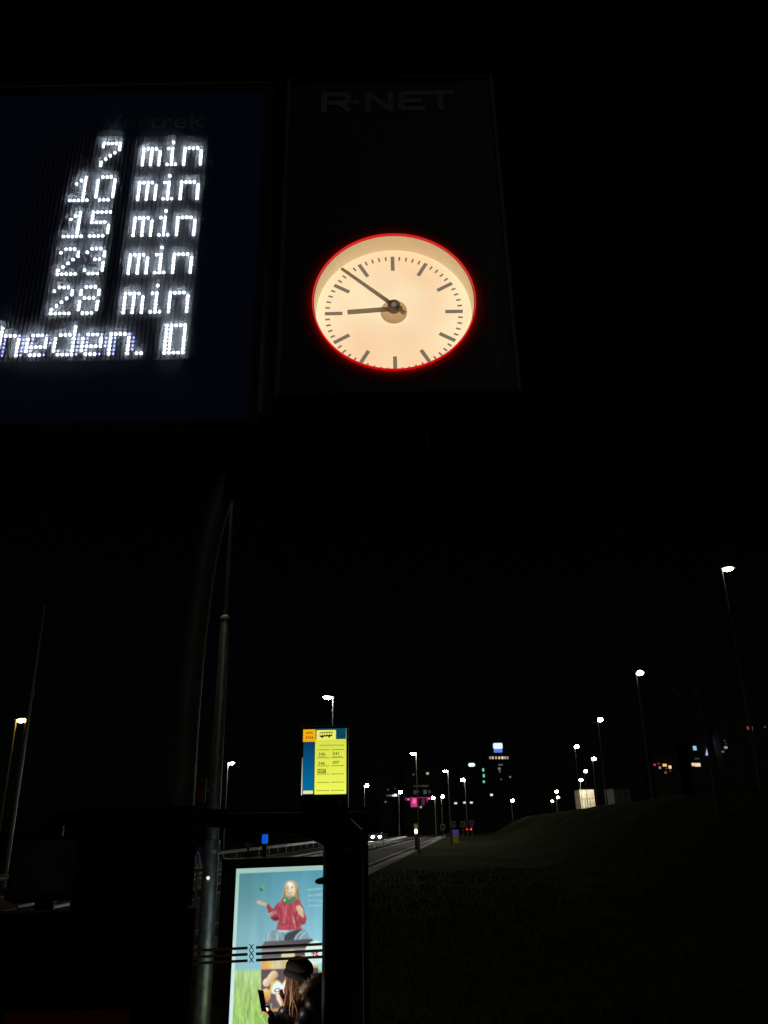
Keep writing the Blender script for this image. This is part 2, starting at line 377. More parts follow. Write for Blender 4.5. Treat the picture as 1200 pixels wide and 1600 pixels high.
# square lane signs
for x, y, od in [(692, 1292, 'first'), (708, 1288, 'second'), (723, 1288, 'third'), (737, 1286, 'fourth')]:
    c = at(x, y, 170); t = thing('square_sign', od + ' small dim square sign along the far road, counted from the pink building', 'sign', (c.x, 170, 0), 'square signs over the far road')
    b = MB(); b.tube([(c.x, 170, -.05), (c.x, 170, c.z)], .05, 8); b.build('post', 'galvanised', t)
    b = MB(); b.box((c.x-.5, 169.85, c.z-.5), (c.x+.5, 169.92, c.z+.55), .02); b.build('plate', 'grey_plastic', t)
    b = MB(); b.box((c.x-.34, 169.82, c.z-.34), (c.x+.34, 169.845, c.z+.38)); b.build('dark_field', 'charcoal', t)

# ------------------------------------------------------------------ cars
def car(c, ang, label, body, front):
    t = thing('car', label, 'car', (0, 0, 0)); mb = MB(); W = .88
    prof = [(-2.15, .32), (-2.2, .55), (-2.1, .78), (-1.3, .92), (-.6, 1.38), (.1, 1.46), (.9, 1.42), (1.65, 1.0), (2.1, .95), (2.18, .6), (2.12, .32)]
    n = len(prof); vs = []
    for s, k in ((-1, 1.), (1, 1.)):
        for y, z in prof: vs.append((s * W * (1 if z < 1 else .8), y, z))
    mb.add(vs, [tuple(range(n)), tuple(reversed(range(n, 2*n)))] + [(i, i+n, (i+1) % n+n, (i+1) % n) for i in range(n)]); mb.build('body', body, t)
    for s in (-1, 1):
        b = MB(); b.add([(s*.885, -1.0, .95), (s*.885, 1.45, 1.0), (s*.735, .85, 1.36), (s*.735, -.52, 1.33)], [(0,1,2,3)]); b.build('side_window', 'dark_glass', t)
        for y in (-1.35, 1.35):
            b = MB(); b.tube([(s*.7, y, .32), (s*.9, y, .32)], .32, 20); tw = b.build('wheel', 'rubber', t, True)
            b = MB(); b.tube([(s*.9, y, .32), (s*.915, y, .32)], .2, 16); b.build('rim', 'steel_grey', tw)
        b = MB(); b.ellip((s*.62, -2.13, .66), (.27, .1, .21)); b.build('headlight', glow('headlight_on', (245, 250, 255), 400.), t, True) if front else b.build('headlight', 'clear_glass', t, True)
        b = MB(); b.ellip((s*.68, 2.12, .82), (.24, .07, .2)); b.build('taillight', (glow('taillight_on', (255, 40, 24), 9., False) if not front else 'red_enamel'), t, True)
    b = MB(); b.add([(-.68, -1.22, .955), (.68, -1.22, .955), (.64, -.63, 1.37), (-.64, -.63, 1.37)], [(0,1,2,3)]); b.build('windscreen', 'dark_glass', t)
    b = MB(); b.add([(-.64, 1.0, 1.38), (.64, 1.0, 1.38), (.68, 1.6, 1.05), (-.68, 1.6, 1.05)], [(0,1,2,3)]); b.build('rear_window', 'dark_glass', t)
    b = MB(); b.box((-.26, 2.19, .6), (.26, 2.205, .71)); b.build('number_plate', 'bollard_yellow', t)
    b = MB(); b.box((-.5, -2.225, .4), (.5, -2.19, .56)); b.build('grille', 'black_frame', t)
    t.location = c; t.rotation_euler = (0, 0, ang)
mat('car_dark', (.03, .035, .04), .25, .3, var=.1, bump=0); mat('car_silver', (.35, .35, .36), .3, .5, var=.1, bump=0)
RA = -math.atan(.097)
p = atz(590, 1308, .66); car((p.x, p.y+2.1, .01), RA, 'dark car with bright headlights coming along the main road', 'car_dark', True)
p = atz(734, 1296, .82); car((p.x, p.y+2.1, .01), RA + math.pi, 'distant car with red tail lights driving away', 'car_silver', False)

# ------------------------------------------------------------------ far buildings
NW = [0]
def building(name, label, x0, x1, ytop, D, wins, sign=None, depth=18, bands=None, cat='building'):
    a = at(x0, ytop, D); c = at(x1, ytop, D); t = thing(name, label, cat, ((a.x+c.x)/2, D, 0))
    b = MB(); b.box((a.x, D, -.5), (c.x, D+depth, a.z)); b.build('wall', 'dark_wall', t)
    b = MB(); b.box((a.x-.3, D-.3, a.z+.003), (c.x+.3, D+depth+.3, a.z+.6)); b.build('roof_edge', 'charcoal', t)
    for (wx, wy, ww, wh, rgb, s) in wins:
        m = at(wx, wy, D); k = D / 1120.
        b = MB(); b.box((m.x-ww*k/2, D-.12, m.z-wh*k/2), (m.x+ww*k/2, D-.02, m.z+wh*k/2))
        b.build('lit_window', glow('win_%d_%d_%d_%d' % (*rgb, int(s*100)), rgb, s, False), t)
    return t, D
CR = (255, 225, 190); WH = (245, 250, 255); TL = (120, 215, 190); GY = (120, 120, 115); PK = (235, 70, 150)
tw, D = building('office_tower', 'dark office tower with a white and blue roof sign and one lit row', 757, 800, 1178, 700,
    [(x, 1184, 2.6, 3.4, CR, s) for x, s in ((766, .35), (770, .6), (775, .5), (780, .75), (785, 1.), (789, .45), (793, .35))] +
    [(782, 1195, 6, 2, GY, .5), (780, 1201, 3.5, 3, GY, .8), (781, 1205, 2, 4, GY, .4), (797, 1214, 2.4, 2, GY, 1.), (783, 1218, 2, 2, GY, .4), (786, 1224, 2.5, 2, GY, .35),
     (792, 1233, 5, 5, WH, 2.), (795, 1241, 4.4, 3.6, (200, 120, 220), .9)])
c = at(778, 1167, 699); b = MB(); rquad(b, Matrix.Translation((c.x, 699, c.z)), -4.0, 4.0, -1.6, 3.2, 1.2, .6); s1 = b.build('roof_sign', glow('roof_sign_white', (225, 240, 255), 1.1, False), tw)
b = MB(); rquad(b, Matrix.Translation((c.x, 699.1, c.z)), -3.6, 3.6, -4.6, -1.7, .5, .5); b.build('sign_lower', glow('roof_sign_blue', (90, 130, 240), 1., False), s1)
b = MB(); b.box((c.x-.25, 699.8, c.z-8), (c.x+.25, 700.3, c.z-2)); b.build('sign_mast', 'charcoal', tw)
tb, D = building('office_block', 'dark office block with a white oval roof sign and green lights down its corner', 715, 756, 1200, 620,
    [(755, 1203, 2.6, 4, TL, .9), (756, 1212, 2.6, 4, TL, .9), (757-1, 1222, 2.6, 4, TL, .9), (755.5, 1231, 3, 2.6, CR, .9), (725+8, 1225, 2, 4, GY, .15)])
c = at(737, 1195, 619); b = MB(); rquad(b, Matrix.Translation((c.x, 619, c.z)), -2.5, 2.5, -1.25, 1.25, 1.2, .5); s1 = b.build('roof_sign', glow('oval_sign', (225, 245, 255), 1.3, False), tb)
b = MB(); b.box((c.x-2, 619.1, c.z-3.2), (c.x+2, 619.6, c.z-1.3)); b.build('sign_mast', 'charcoal', tb)
building('apartment_block', 'low dark block with a row of small lit windows', 594, 634, 1212, 420,
    [(605, 1243, 2, 2, GY, .4), (609, 1243, 2.6, 2, GY, .7), (614, 1243, 3, 2.4, WH, .7), (618, 1242.5, 4, 3, WH, 1.3), (602.5, 1253, 2.4, 2, GY, .7), (606, 1234, 2.4, 2.4, GY, .2), (617, 1232, 2, 2, GY, .15)])
pb, D = building('pink_building', 'building with its lower front lit pink and dim windows above', 630, 683, 1205, 400,
    [(646, 1210, 2.4, 2, GY, .35), (668, 1208.5, 3.4, 2.6, (200, 215, 200), .7), (653, 1228, 12, 1.6, GY, .12), (664, 1228, 9, 2.2, GY, .18), (648, 1238, 3.5, 5, GY, .18), (652, 1237, 4, 1.6, GY, .35), (664, 1237.5, 4, 5, GY, .35), (671, 1237, 4, 4, GY, .15),
     (634, 1248, 2, 3.6, PK, .25), (638, 1249, 2.6, 2.4, (255, 130, 190), .9), (643, 1253, 3, 9, PK, .25), (647.5, 1253.5, 9.4, 12, PK, .65), (647.5, 1251.5, 4.6, 6, (255, 120, 190), 1.1), (652.5, 1253.5, 2.2, 11, PK, .35), (660, 1253, 3.6, 8, PK, .08), (662, 1253, 2.4, 8, (180, 90, 130), .22), (667, 1250, 2, 5, PK, .25), (670.5, 1247.5, 3.4, 2.6, (255, 120, 180), .9), (657, 1246.4, 30, 1.1, PK, .3), (657.5, 1261, 3, 2.4, (190, 215, 200), .5)])
building('terrace_row', 'low dark row of buildings with three small lit windows', 698, 830, 1226, 500,
    [(712, 1255, 3.6, 2.2, WH, .9), (726, 1254, 3.6, 2.2, WH, .9), (736.5, 1254, 3.6, 2.2, WH, .9), (768, 1242, 3.6, 2.6, WH, .9)])
# right hand cluster
building('distant_block', 'distant dark building with red and amber lit windows above the embankment', 1018, 1058, 1178, 360,
    [(1023, 1195, 3, 2.2, (255, 60, 70), .7), (1029, 1193, 2.6, 2.2, (180, 30, 40), .7), (1038.5, 1195.6, 5.4, 3.4, (255, 200, 140), .9), (1046.8, 1198.6, 3.6, 4, (255, 215, 170), 1.), (1031, 1199.5, 3, 3, (180, 170, 150), .6), (1040, 1207, 3, 3, GY, .5), (1041, 1200.5, 3, 1.5, GY, .3), (1047, 1204, 2, 3, (120, 70, 30), .5)])
rb, D = building('sign_building', 'distant dark building with a tall bluish lit sign on its corner', 1072, 1116, 1150, 380,
    [(1085.5, 1169, 4.6, 5.6, (150, 215, 225), .9), (1083, 1194.5, 4, 4, CR, .8), (1090, 1195, 7.6, 4.6, CR, .9), (1089, 1185.5, 6, 2, GY, .2), (1111, 1156, 4.4, 4, (215, 220, 255), 1.1), (1110, 1160.5, 3.6, 2.4, (215, 220, 255), 1.), (1114.5, 1159, 1.6, 4, (150, 150, 220), .6), (1109.3, 1164.6, 3.4, 3, (215, 220, 255), 1.)])
c = at(1107, 1173, 379.5); b = MB(); b.prism([(-1.5, -2.), (-.2, -2.), (1.2, 1.8), (-.1, 2.)], Matrix.Translation((c.x, 379.6, c.z)), .3); b.build('corner_sign', glow('corner_sign', (190, 195, 255), .95, False), rb)
building('hill_block', 'distant dark building with a few dim windows at the top of the rise', 1120, 1215, 1125, 370,
    [(1134, 1168, 4.4, 3, (190, 185, 175), .6), (1129.5, 1174.5, 4, 2.4, GY, .5), (1132, 1157, 3, 2, GY, .15), (1134, 1162, 2, 2, GY, .15), (1171.5, 1137.6, 8, 4.4, (150, 80, 70), .6), (1175, 1143, 2.4, 2, GY, .4), (1195, 1136, 2.4, 2.4, GY, .25)])
# white shed lit by the lamps on the embankment, and a dimmer one beside it
def shed(x0, x1, y0, y1, D, label, m):
    a = at(x0, y0, D); c = at(x1, y1, D); zb = float(hgt(a.x, D)) - .2
    t = thing('site_cabin', label, 'cabin', ((a.x+c.x)/2, D, zb))
    b = MB(); b.box((a.x, D, zb), (c.x, D+6, a.z), .05); b.build('wall', m, t)
    b = MB(); b.box((a.x-.1, D-.1, a.z+.004), (c.x+.1, D+6.1, a.z+.15)); b.build('roof', 'charcoal', t)
    hm = (a.z+c.z)/2; wd = c.x-a.x
    b = MB(); b.box((a.x+.1, D-.05, hm-.08), (c.x-.1, D-.012, hm)); b.build('rail', 'charcoal', t)
    for k in (.33, .66):
        b = MB(); b.box((a.x+wd*k-.05, D-.05, zb), (a.x+wd*k+.05, D-.012, hm-.09)); b.build('panel_joint', 'charcoal', t)
shed(905, 931, 1234, 1262, CABIN_Y, 'white site cabin lit by the embankment lamps', 'white_wall')
shed(958, 986, 1233, 1246, 140, 'dim grey cabin half hidden behind the embankment crest', 'cast_grey')

# ------------------------------------------------------------------ bare trees on the right
def tree(x, y, H, label, seed):
    rr = random.Random(seed); zb = float(hgt(x, y)) - .15; t = thing('bare_tree', label, 'tree', (x, y, zb), 'bare trees on the verge')
    tr = MB(); br = MB()
    tr.tube([(x, y, zb), (x+.05, y, zb+H*.15), (x, y+.08, zb+H*.34), (x+.06, y, zb+H*.5)], [.22, .17, .13, .09], 10)
    tr.build('trunk', 'bark', t, True)
    def grow(p, d, L, r, k):
        pts = [p]; q = p.copy(); dd = d.copy()
        for i in range(4):
            dd = (dd + Vector((rr.uniform(-.22, .22), rr.uniform(-.22, .22), rr.uniform(-.05, .2)))).normalized(); q = q + dd * L / 4; pts.append(q.copy())
        br.tube(pts, [r, r*.85, r*.7, r*.55, r*.4], 5 if k < 2 else 3)
        if k >= 4: return
        for i in range(rr.choice((3, 4)) if k < 3 else 3):
            s = pts[rr.choice((2, 3, 4))]
            nd = (dd + Vector((rr.uniform(-.9, .9), rr.uniform(-.9, .9), rr.uniform(-.2, .6)))).normalized()
            grow(s, nd, L * rr.uniform(.55, .75), r * .5, k + 1)
    for i in range(7):
        a = rr.uniform(0, 6.28); grow(Vector((x, y, zb+H*(.28+.22*rr.random()))), Vector((math.cos(a)*.8, math.sin(a)*.8, .9)).normalized(), H*.27, .07, 1)
    br.build('crown', 'bark', t)
tree(13.2, 33.5, 12, 'bare tree with thin dark branches in front of the embankment lamps', 3)
tree(17.5, 27, 11, 'bare dark tree at the foot of the embankment beside the tall lamp', 9)

# ------------------------------------------------------------------ clock box
D0 = 2.24
CX, CZ, CR_ = .047, 4.180, .2790
bx0, bx1, bz0, bz1 = -.349, .455, 3.812, 5.24
t = thing('clock_box', 'tall dark box with a backlit round clock and large letters above it', 'clock', ((bx0+bx1)/2, D0, bz0))
b = MB()
angs = sorted(set([2*math.pi*k/96 for k in range(96)] + [math.atan2(z-CZ, x-CX) % (2*math.pi) for x in (bx0, bx1) for z in (bz0, bz1)]))
inner = []; outer = []
for a in angs:
    ca, sa = math.cos(a), math.sin(a); s = min(((bx1-CX)/ca if ca > 1e-9 else 1e9), ((bx0-CX)/ca if ca < -1e-9 else 1e9), ((bz1-CZ)/sa if sa > 1e-9 else 1e9), ((bz0-CZ)/sa if sa < -1e-9 else 1e9))
    inner.append((CX+CR_*ca, D0, CZ+CR_*sa)); outer.append((CX+s*ca, D0, CZ+s*sa))
n = len(angs); b.add(inner + outer, [(i, (i+1) % n, (i+1) % n+n, i+n) for i in range(n)])
b.add([(bx0,D0,bz0),(bx1,D0,bz0),(bx1,D0,bz1),(bx0,D0,bz1),(bx0,D0+.24,bz0),(bx1,D0+.24,bz0),(bx1,D0+.24,bz1),(bx0,D0+.24,bz1)],
      [(0,1,5,4),(1,2,6,5),(2,3,7,6),(3,0,4,7),(4,5,6,7)])
b.build('housing', 'charcoal', t)
for x in (bx0+.006, bx1-.006):
    b = MB(); b.box((x-.008, D0-.012, bz0), (x+.008, D0-.002, bz1), .003); b.build('edge_trim', 'grey_plastic', t)
for z in (bz0+.006, bz1-.006):
    b = MB(); b.box((bx0+.016, D0-.012, z-.008), (bx1-.016, D0-.002, z+.008), .003); b.build('edge_trim', 'charcoal', t)
b = MB(); b.box((bx1-.075, D0-.006, bz0+.03), (bx1-.071, D0-.002, bz1-.03)); b.build('panel_joint', 'grey_plastic', t)
b = MB(); b.box((bx0+.002, D0+.004, bz0-.006), (bx1-.002, D0+.238, bz0-.002)); b.build('underside_shade', 'black_matte', t)  # matte black sheet added to keep the underside as dark as shade
# red ring
b = MB(); vs = []; nn, kk = 128, 8
for i in range(nn):
    a = 2*math.pi*i/nn
    for k in range(kk):
        q = 2*math.pi*k/kk; r = CR_+.0012+.0022*math.cos(q); vs.append((CX+r*math.cos(a), D0-.006+.0075*math.sin(q), CZ+r*math.sin(a)))
b.add(vs, [(i*kk+k, i*kk+(k+1) % kk, ((i+1) % nn)*kk+(k+1) % kk, ((i+1) % nn)*kk+k) for i in range(nn) for k in range(kk)])
b.build('red_ring', glow('red_ring_light', (215, 10, 20), .9), t, True)
b = MB(); vs = []
for r_, y_ in ((CR_+.003, D0-.0012), (CR_+.05, D0-.0012), (CR_+.052, D0-.0003)): vs += [(CX+r_*math.cos(2*math.pi*i/128), y_, CZ+r_*math.sin(2*math.pi*i/128)) for i in range(128)]
b.add(vs, [(j*128+i, j*128+(i+1) % 128, (j+1)*128+(i+1) % 128, (j+1)*128+i) for j in range(2) for i in range(128)])
b.build('red_glow_band', mat('glow_band_red', (.42, .006, .014), .55, var=.1, bump=0), t, True)  # red annulus added to imitate the ring's glow on the panel
# recess
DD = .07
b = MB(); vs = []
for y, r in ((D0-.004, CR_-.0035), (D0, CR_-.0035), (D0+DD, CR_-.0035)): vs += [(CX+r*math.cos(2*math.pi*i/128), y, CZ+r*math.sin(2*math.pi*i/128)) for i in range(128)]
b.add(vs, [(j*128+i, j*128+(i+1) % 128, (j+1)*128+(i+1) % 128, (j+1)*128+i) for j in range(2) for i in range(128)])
b.build('recess_wall', mat('recess_cream_glow', (.88, .8, .66), .6, var=.06, bump=0, emit=lin((205, 175, 128)), strength=.34), t, True, fix=False)  # wall is no lamp; emission added to brighten the recess band
# dial: backlit milky acrylic, slightly uneven
m = bpy.data.materials.new('dial_light'); m.use_nodes = True; nd = m.node_tree; bs = nd.nodes['Principled BSDF']
bs.inputs['Base Color'].default_value = (.5, .42, .3, 1); bs.inputs['Roughness'].default_value = .35
tc = nd.nodes.new('ShaderNodeTexCoord'); nz = nd.nodes.new('ShaderNodeTexNoise'); nz.inputs['Scale'].default_value = 4.5; nz.inputs['Detail'].default_value = 1
cr = nd.nodes.new('ShaderNodeValToRGB'); cr.color_ramp.elements[0].position = .32; cr.color_ramp.elements[1].position = .72
cr.color_ramp.elements[0].color = lin((249, 212, 168)) + (1,); cr.color_ramp.elements[1].color = lin((255, 234, 193)) + (1,)
nd.links.new(tc.outputs['Object'], nz.inputs['Vector']); nd.links.new(nz.outputs['Fac'], cr.inputs['Fac']); nd.links.new(cr.outputs[0], bs.inputs['Emission Color']); bs.inputs['Emission Strength'].default_value = .95
MATS['dial_light'] = m
def translucent(name, col, k):
    m_ = bpy.data.materials.new(name); m_.use_nodes = True; n_ = m_.node_tree; b_ = n_.nodes['Principled BSDF']
    b_.inputs['Base Color'].default_value = tuple(col) + (1,); b_.inputs['Roughness'].default_value = .5
    tr_ = n_.nodes.new('ShaderNodeBsdfTranslucent'); tr_.inputs[0].default_value = tuple(col) + (1,); mx_ = n_.nodes.new('ShaderNodeMixShader'); mx_.inputs[0].default_value = k
    n_.links.new(b_.outputs[0], mx_.inputs[1]); n_.links.new(tr_.outputs[0], mx_.inputs[2]); n_.links.new(mx_.outputs[0], n_.nodes['Material Output'].inputs[0]); MATS[name] = m_; return m_
MD = Matrix.Translation((CX, D0+DD, CZ))
b = MB(); disc(b, MD, 0, 0, CR_-.004, 128, -.001); dl = b.build('dial', 'dial_light', t)
mat('dial_mark', (.1, .09, .08), .6, var=.1, bump=0, emit=lin((124, 113, 97)), strength=.9)
mk = {}
MR = .2435
for i in range(60):
    hr = i % 5 == 0; key = 'h' if hr else 'm'; w_, L = (.0135, .062) if hr else (.0062, .0165)
    if key not in mk:
        b = MB(); b.box((-w_/2, -.0015, MR-L), (w_/2, 0, MR)); o = b.build('hour_mark' if hr else 'minute_mark', 'dial_mark'); mk[key] = o
    else: o = mk[key].copy(); COL.objects.link(o)
    o.location = (CX, D0+DD-.002, CZ); o.rotation_euler = (0, R(6*i), 0); o.parent = dl
b = MB(); b.tube([(CX, D0+DD-.003, CZ), (CX, D0+DD-.010, CZ), (CX, D0+DD-.013, CZ)], [.047, .047, .044], 40); b.build('hub_disc', translucent('hub_beige', (.85, .76, .66), .8), t, True)
b = MB(); b.tube([(CX, D0+DD-.012, CZ), (CX, D0+DD-.052, CZ)], .0085, 16); b.build('spindle', 'dial_mark', t, True)
translucent('hand_grey', (.58, .55, .51), .8)
def hand(name, ang, y, L, w0, w1, tail, cap):
    M = Matrix.Translation((CX, y, CZ)) @ Matrix.Rotation(R(ang), 4, 'Y')
    b = MB(); b.prism([(-w0/2, -tail), (w0/2, -tail), (w0/2, 0), (w1/2, L), (-w1/2, L), (-w0/2, 0)], M, .002)
    b.tube([M @ Vector((0, .0021, 0)), M @ Vector((0, -.004, 0))], cap, 28); b.build(name, 'hand_grey', t)
hand('hour_hand', 266, D0+DD-.026, .163, .0185, .0185, .03, .021)
hand('minute_hand', 311.6, D0+DD-.044, .245, .0155, .011, .05, .022)
# lettering
MT = Matrix.Translation((0, D0, 0))
lx0, lx1, lz0, lz1 = -.217, .302, 5.062, 5.166
b = MB()
def stroke(mb, pts, th, M, y):
    for k_, ((x0, z0), (x1, z1)) in enumerate(zip(pts[:-1], pts[1:])):
        y = y - .0003
        d = Vector((x1-x0, z1-z0)); d.normalize(); nn_ = Vector((-d.y, d.x))*th/2; e = d*th*.5
        mb.add([M @ Vector((x0-e.x+nn_.x, y, z0-e.y+nn_.y)), M @ Vector((x0-e.x-nn_.x, y, z0-e.y-nn_.y)), M @ Vector((x1+e.x-nn_.x, y, z1+e.y-nn_.y)), M @ Vector((x1+e.x+nn_.x, y, z1+e.y+nn_.y))], [(0,1,2,3)])
th = .022; zt = lz1-th/2; zb_ = lz0+th/2; zm = (lz0+lz1)/2 - .004
letters = {'letter_r': [[(-.205, zb_), (-.205, zt), (-.125, zt), (-.112, zt-.012), (-.112, zm+.008), (-.125, zm), (-.18, zm)], [(-.15, zm), (-.112, zb_)]],
           'dot': [[(-.082, zm+.004), (-.078, zm+.004)]],
           'letter_n': [[(-.035, zb_), (-.035, zt), (.052, zb_), (.052, zt)]],
           'letter_e': [[(.176, zt), (.105, zt), (.095, zt-.012), (.095, zb_+.012), (.105, zb_), (.176, zb_)], [(.1, zm+.003), (.165, zm+.003)]],
           'letter_t': [[(.2, zt), (.292, zt)], [(.246, zt), (.246, zb_)]]}
mat('letter_white', (.5, .5, .47), .6, var=.1, bump=0)
for nm, sts in letters.items():
    b = MB(); yy = -.0025
    for st in sts:
        stroke(b, st, th, MT, yy); yy -= .0025
    b.build(nm, 'letter_white', t)

# ------------------------------------------------------------------ departure display
S = .01557; XU = -1.040; ZB = 4.816; RP = .1660
dx0, dx1, dz0, dz1 = -2.35, -.405, 3.70, 5.22
t = thing('departure_display', 'dark blue departure display with rows of white dotted minutes', 'display', ((dx0+dx1)/2, D0, dz0))
b = MB(); b.box((dx0, D0+.012, dz0), (dx1, D0+.26, dz1), .012); b.build('housing', 'charcoal', t)
b = MB(); b.box((dx0+.03, D0+.006, dz0+.03), (dx1-.03, D0+.0118, dz1-.03))
b.build('front_panel', mat('display_blue', (.012, .018, .04), .3, var=.1, scale=2, bump=0, emit=lin((6, 10, 22)), strength=.32, sample=False), t)  # faint blue emission stands in for LED light scattered in the glass
for x in (dx0+.015, dx1-.015):
    b = MB(); b.box((x-.014, D0+.001, dz0), (x+.014, D0+.0115, dz1), .003); b.build('frame_bar', 'charcoal', t)
for z in (dz0+.015, dz1-.015):
    b = MB(); b.box((dx0+.03, D0+.001, z-.014), (dx1-.03, D0+.0115, z+.014), .003); b.build('frame_bar', 'charcoal', t)
mat('led_matrix', (.15, .16, .165), .7, var=.08, scale=30, bump=0, emit=lin((5, 9, 20)), strength=.3, sample=False)  # same painted blue glow, so the unlit matrix blends with the panel
mat('louvre', (.03, .033, .036), .6, var=.1, bump=0)
G = {'7': ['11111','1...1','....1','...1.','..1..','.1...','1....','1....'],
     '1': ['...1.','..11.','.1.1.','...1.','...1.','...1.','...1.','11111'],
     '0': ['.111.','1...1','1...1','1...1','1...1','1...1','1...1','.111.'],
     '5': ['11111','1....','1....','1111.','....1','....1','1...1'.replace('1...1','....1'),'1111.'],
     '2': ['.111.','1...1','....1','...1.','..1..','.1...','1....','11111'],
     '3': ['.111.','1...1','....1','..11.','....1','....1','1...1','.111.'],
     '8': ['.111.','1...1','1...1','.111.','1...1','1...1','1...1','.111.'],
     'm': ['.....','.....','1111.','1.1.1','1.1.1','1.1.1','1.1.1','1.1.1'],
     'i': ['.1.','...','11.','.1.','.1.','.1.','.1.','111'],
     'n': ['.....','.....','1111.','1...1','1...1','1...1','1...1','1...1'],
     'h': ['1....','1....','1111.','1...1','1...1','1...1','1...1','1...1'],
     'e': ['.....','.....','.111.','1...1','1...1','11111','1....','.111.'],
     'd': ['....1','....1','.1111','1...1','1...1','1...1','1...1','.1111'],
     '.': ['..','..','..','..','..','..','..','11'],
     'O': ['11111','11..1','11..1','11..1','11..1','11..1','11..1','11111']}
mat_led = glow('led_white', (250, 252, 255), 25.); mat_ghost = glow('led_ghost', (165, 170, 255), 3.5)
rows = [[('7', 0), ('m', 10), ('i', 16), ('n', 20)], [('1', -6), ('0', 0), ('m', 10), ('i', 16), ('n', 20)], [('1', -6), ('5', 0), ('m', 10), ('i', 16), ('n', 20)],
        [('2', -6), ('3', 0), ('m', 10), ('i', 16), ('n', 20)], [('2', -6), ('8', 0), ('m', 10), ('i', 16), ('n', 20)], [('h', -16), ('e', -10), ('d', -4), ('e', 2), ('n', 8), ('.', 14), ('O', 20)]]
for ri, row in enumerate(rows):
    z0 = ZB - ri*RP
    c0 = -12 if ri < 5 else -62
    if ri < 5: c0 = -80 if False else -14
    xa, xb2 = XU+(c0-1)*S, XU+25.2*S
    b = MB(); b.box((xa, D0+.002, z0-1.55*S), (xb2, D0+.0057, z0+9.09*S)); mx = b.build('led_matrix', 'led_matrix', t)
    b = MB()
    for c in range(c0, 26):
        x = XU + (c-.5)*S; b.box((x-.0011, D0-.0035, z0-1.53*S), (x+.0011, D0+.0018, z0+9.07*S))
    tag(b.build('louvre_fins', 'louvre', mx), kind='stuff')
    for ch, col in row:
        b = MB(); gh = MB()
        gl = G[ch]; lit = set()
        for r, ln in enumerate(gl):
            for c, v in enumerate(ln):
                if v == '1': lit.add((c, r))
        for c, r in lit:
            b.ellip((XU+(col+c)*S, D0+.0015, z0+(7-r)*S), (.0036, .0042, .0036), 8, 4)
        if ri == 5 and ch not in '.O':
            for c, r in lit:
                if (c+1, r) not in lit and r >= 2 and random.random() < .8: gh.ellip((XU+(col+c+1)*S, D0+.0015, z0+(7-r)*S), (.0030, .0036, .0030), 6, 4)
        if ri == 5 and ch == 'O':
            pass
        tag(b.build('led_character', mat_led, mx, True, fix=False), kind='stuff')
        if gh.v: tag(gh.build('fading_leds', mat_ghost, mx, True, fix=False), kind='stuff')
gp = bpy.data.materials.new('scatter_pane'); gp.use_nodes = True; n_ = gp.node_tree; n_.nodes.clear()
o_ = n_.nodes.new('ShaderNodeOutputMaterial'); t_ = n_.nodes.new('ShaderNodeBsdfTransparent'); l_ = n_.nodes.new('ShaderNodeBsdfTranslucent'); x_ = n_.nodes.new('ShaderNodeMixShader'); x_.inputs[0].default_value = .13
t_.inputs[0].default_value = (.97, .98, 1, 1); l_.inputs[0].default_value = (.75, .86, 1, 1)
n_.links.new(t_.outputs[0], x_.inputs[1]); n_.links.new(l_.outputs[0], x_.inputs[2]); n_.links.new(x_.outputs[0], o_.inputs[0]); MATS['scatter_pane'] = gp
b = MB(); quad(b, I4, dx0+.004, dx1-.004, dz0+.004, dz1-.004, D0-.015); b.build('halo_pane', 'scatter_pane', t)  # scattering sheet added to spread halos around the LEDs
for x in (dx0+.0, dx1-.0):
    b = MB(); b.box((x-.004, D0-.018, dz0), (x+.004, D0+.0008, dz1)); b.build('pane_edge', 'charcoal', t)
b = text_mesh('Vertrek', Matrix.Translation((0, D0+.004, 0)), -1.06, -.667, 5.0, 5.075); b.build('heading_text', mat('heading_print', (.35, .38, .42), .6, var=.1, bump=0), t)

# ------------------------------------------------------------------ curved mast that carries both boxes
t = thing('curved_mast', 'grey curved mast carrying the departure display and the clock box', 'mast', (-.55, 2.42, .12))
ctr = [(285, 1600), (303, 1440), (307, 1280), (309, 1100), (316, 965), (338, 830), (357, 760)]
YM = 2.42; pts = []
ctl = [(-.555, .12), (-.555, 1.0), (-.566, 2.0), (-.570, 2.5), (-.572, 2.85), (-.566, 3.1), (-.55, 3.33), (-.522, 3.5), (-.475, 3.64), (-.40, 3.73)]
for i in range(len(ctl)-1):
    p0, p1, p2_, p3 = ctl[max(i-1, 0)], ctl[i], ctl[i+1], ctl[min(i+2, len(ctl)-1)]
    for k in range(5):
        u = k/5; q = [.5*((2*p1[j])+(-p0[j]+p2_[j])*u+(2*p0[j]-5*p1[j]+4*p2_[j]-p3[j])*u*u+(-p0[j]+3*p1[j]-3*p2_[j]+p3[j])*u**3) for j in (0, 1)]; pts.append((q[0]*1.05, YM, q[1]))
pts.append((ctl[-1][0]*1.05, YM, ctl[-1][1]))
b = MB(); b.tube(pts, [(.033, .05)]*len(pts), 18, up=(0, 1, 0)); b.build('curved_tube', 'mast_grey', t, True)
b = MB(); b.box((-1.6, YM-.04, 3.60), (.25, YM+.05, 3.695), .01); b.build('cross_beam', 'black_matte', t)
for x0_, x1_, z0_ in ((-.345, -.275, 3.52), (-.52, -.37, 3.5), (.15, .2, 3.60), (-1.4, -1.3, 3.6)):
    b = MB(); b.box((x0_, YM-.08, z0_), (x1_, YM-.045, 3.80), .004); b.build('bracket', 'black_matte', t)
b = MB(); b.tube([at(464, 757, 2.335), at(467, 775, 2.335)], .0016, 8); b.build('bracket_glint', mat('glint_metal', (.75, .7, .55), .25, .9, var=.05, bump=0), t)  # thin bright rod stands in for a glint on the bracket edge
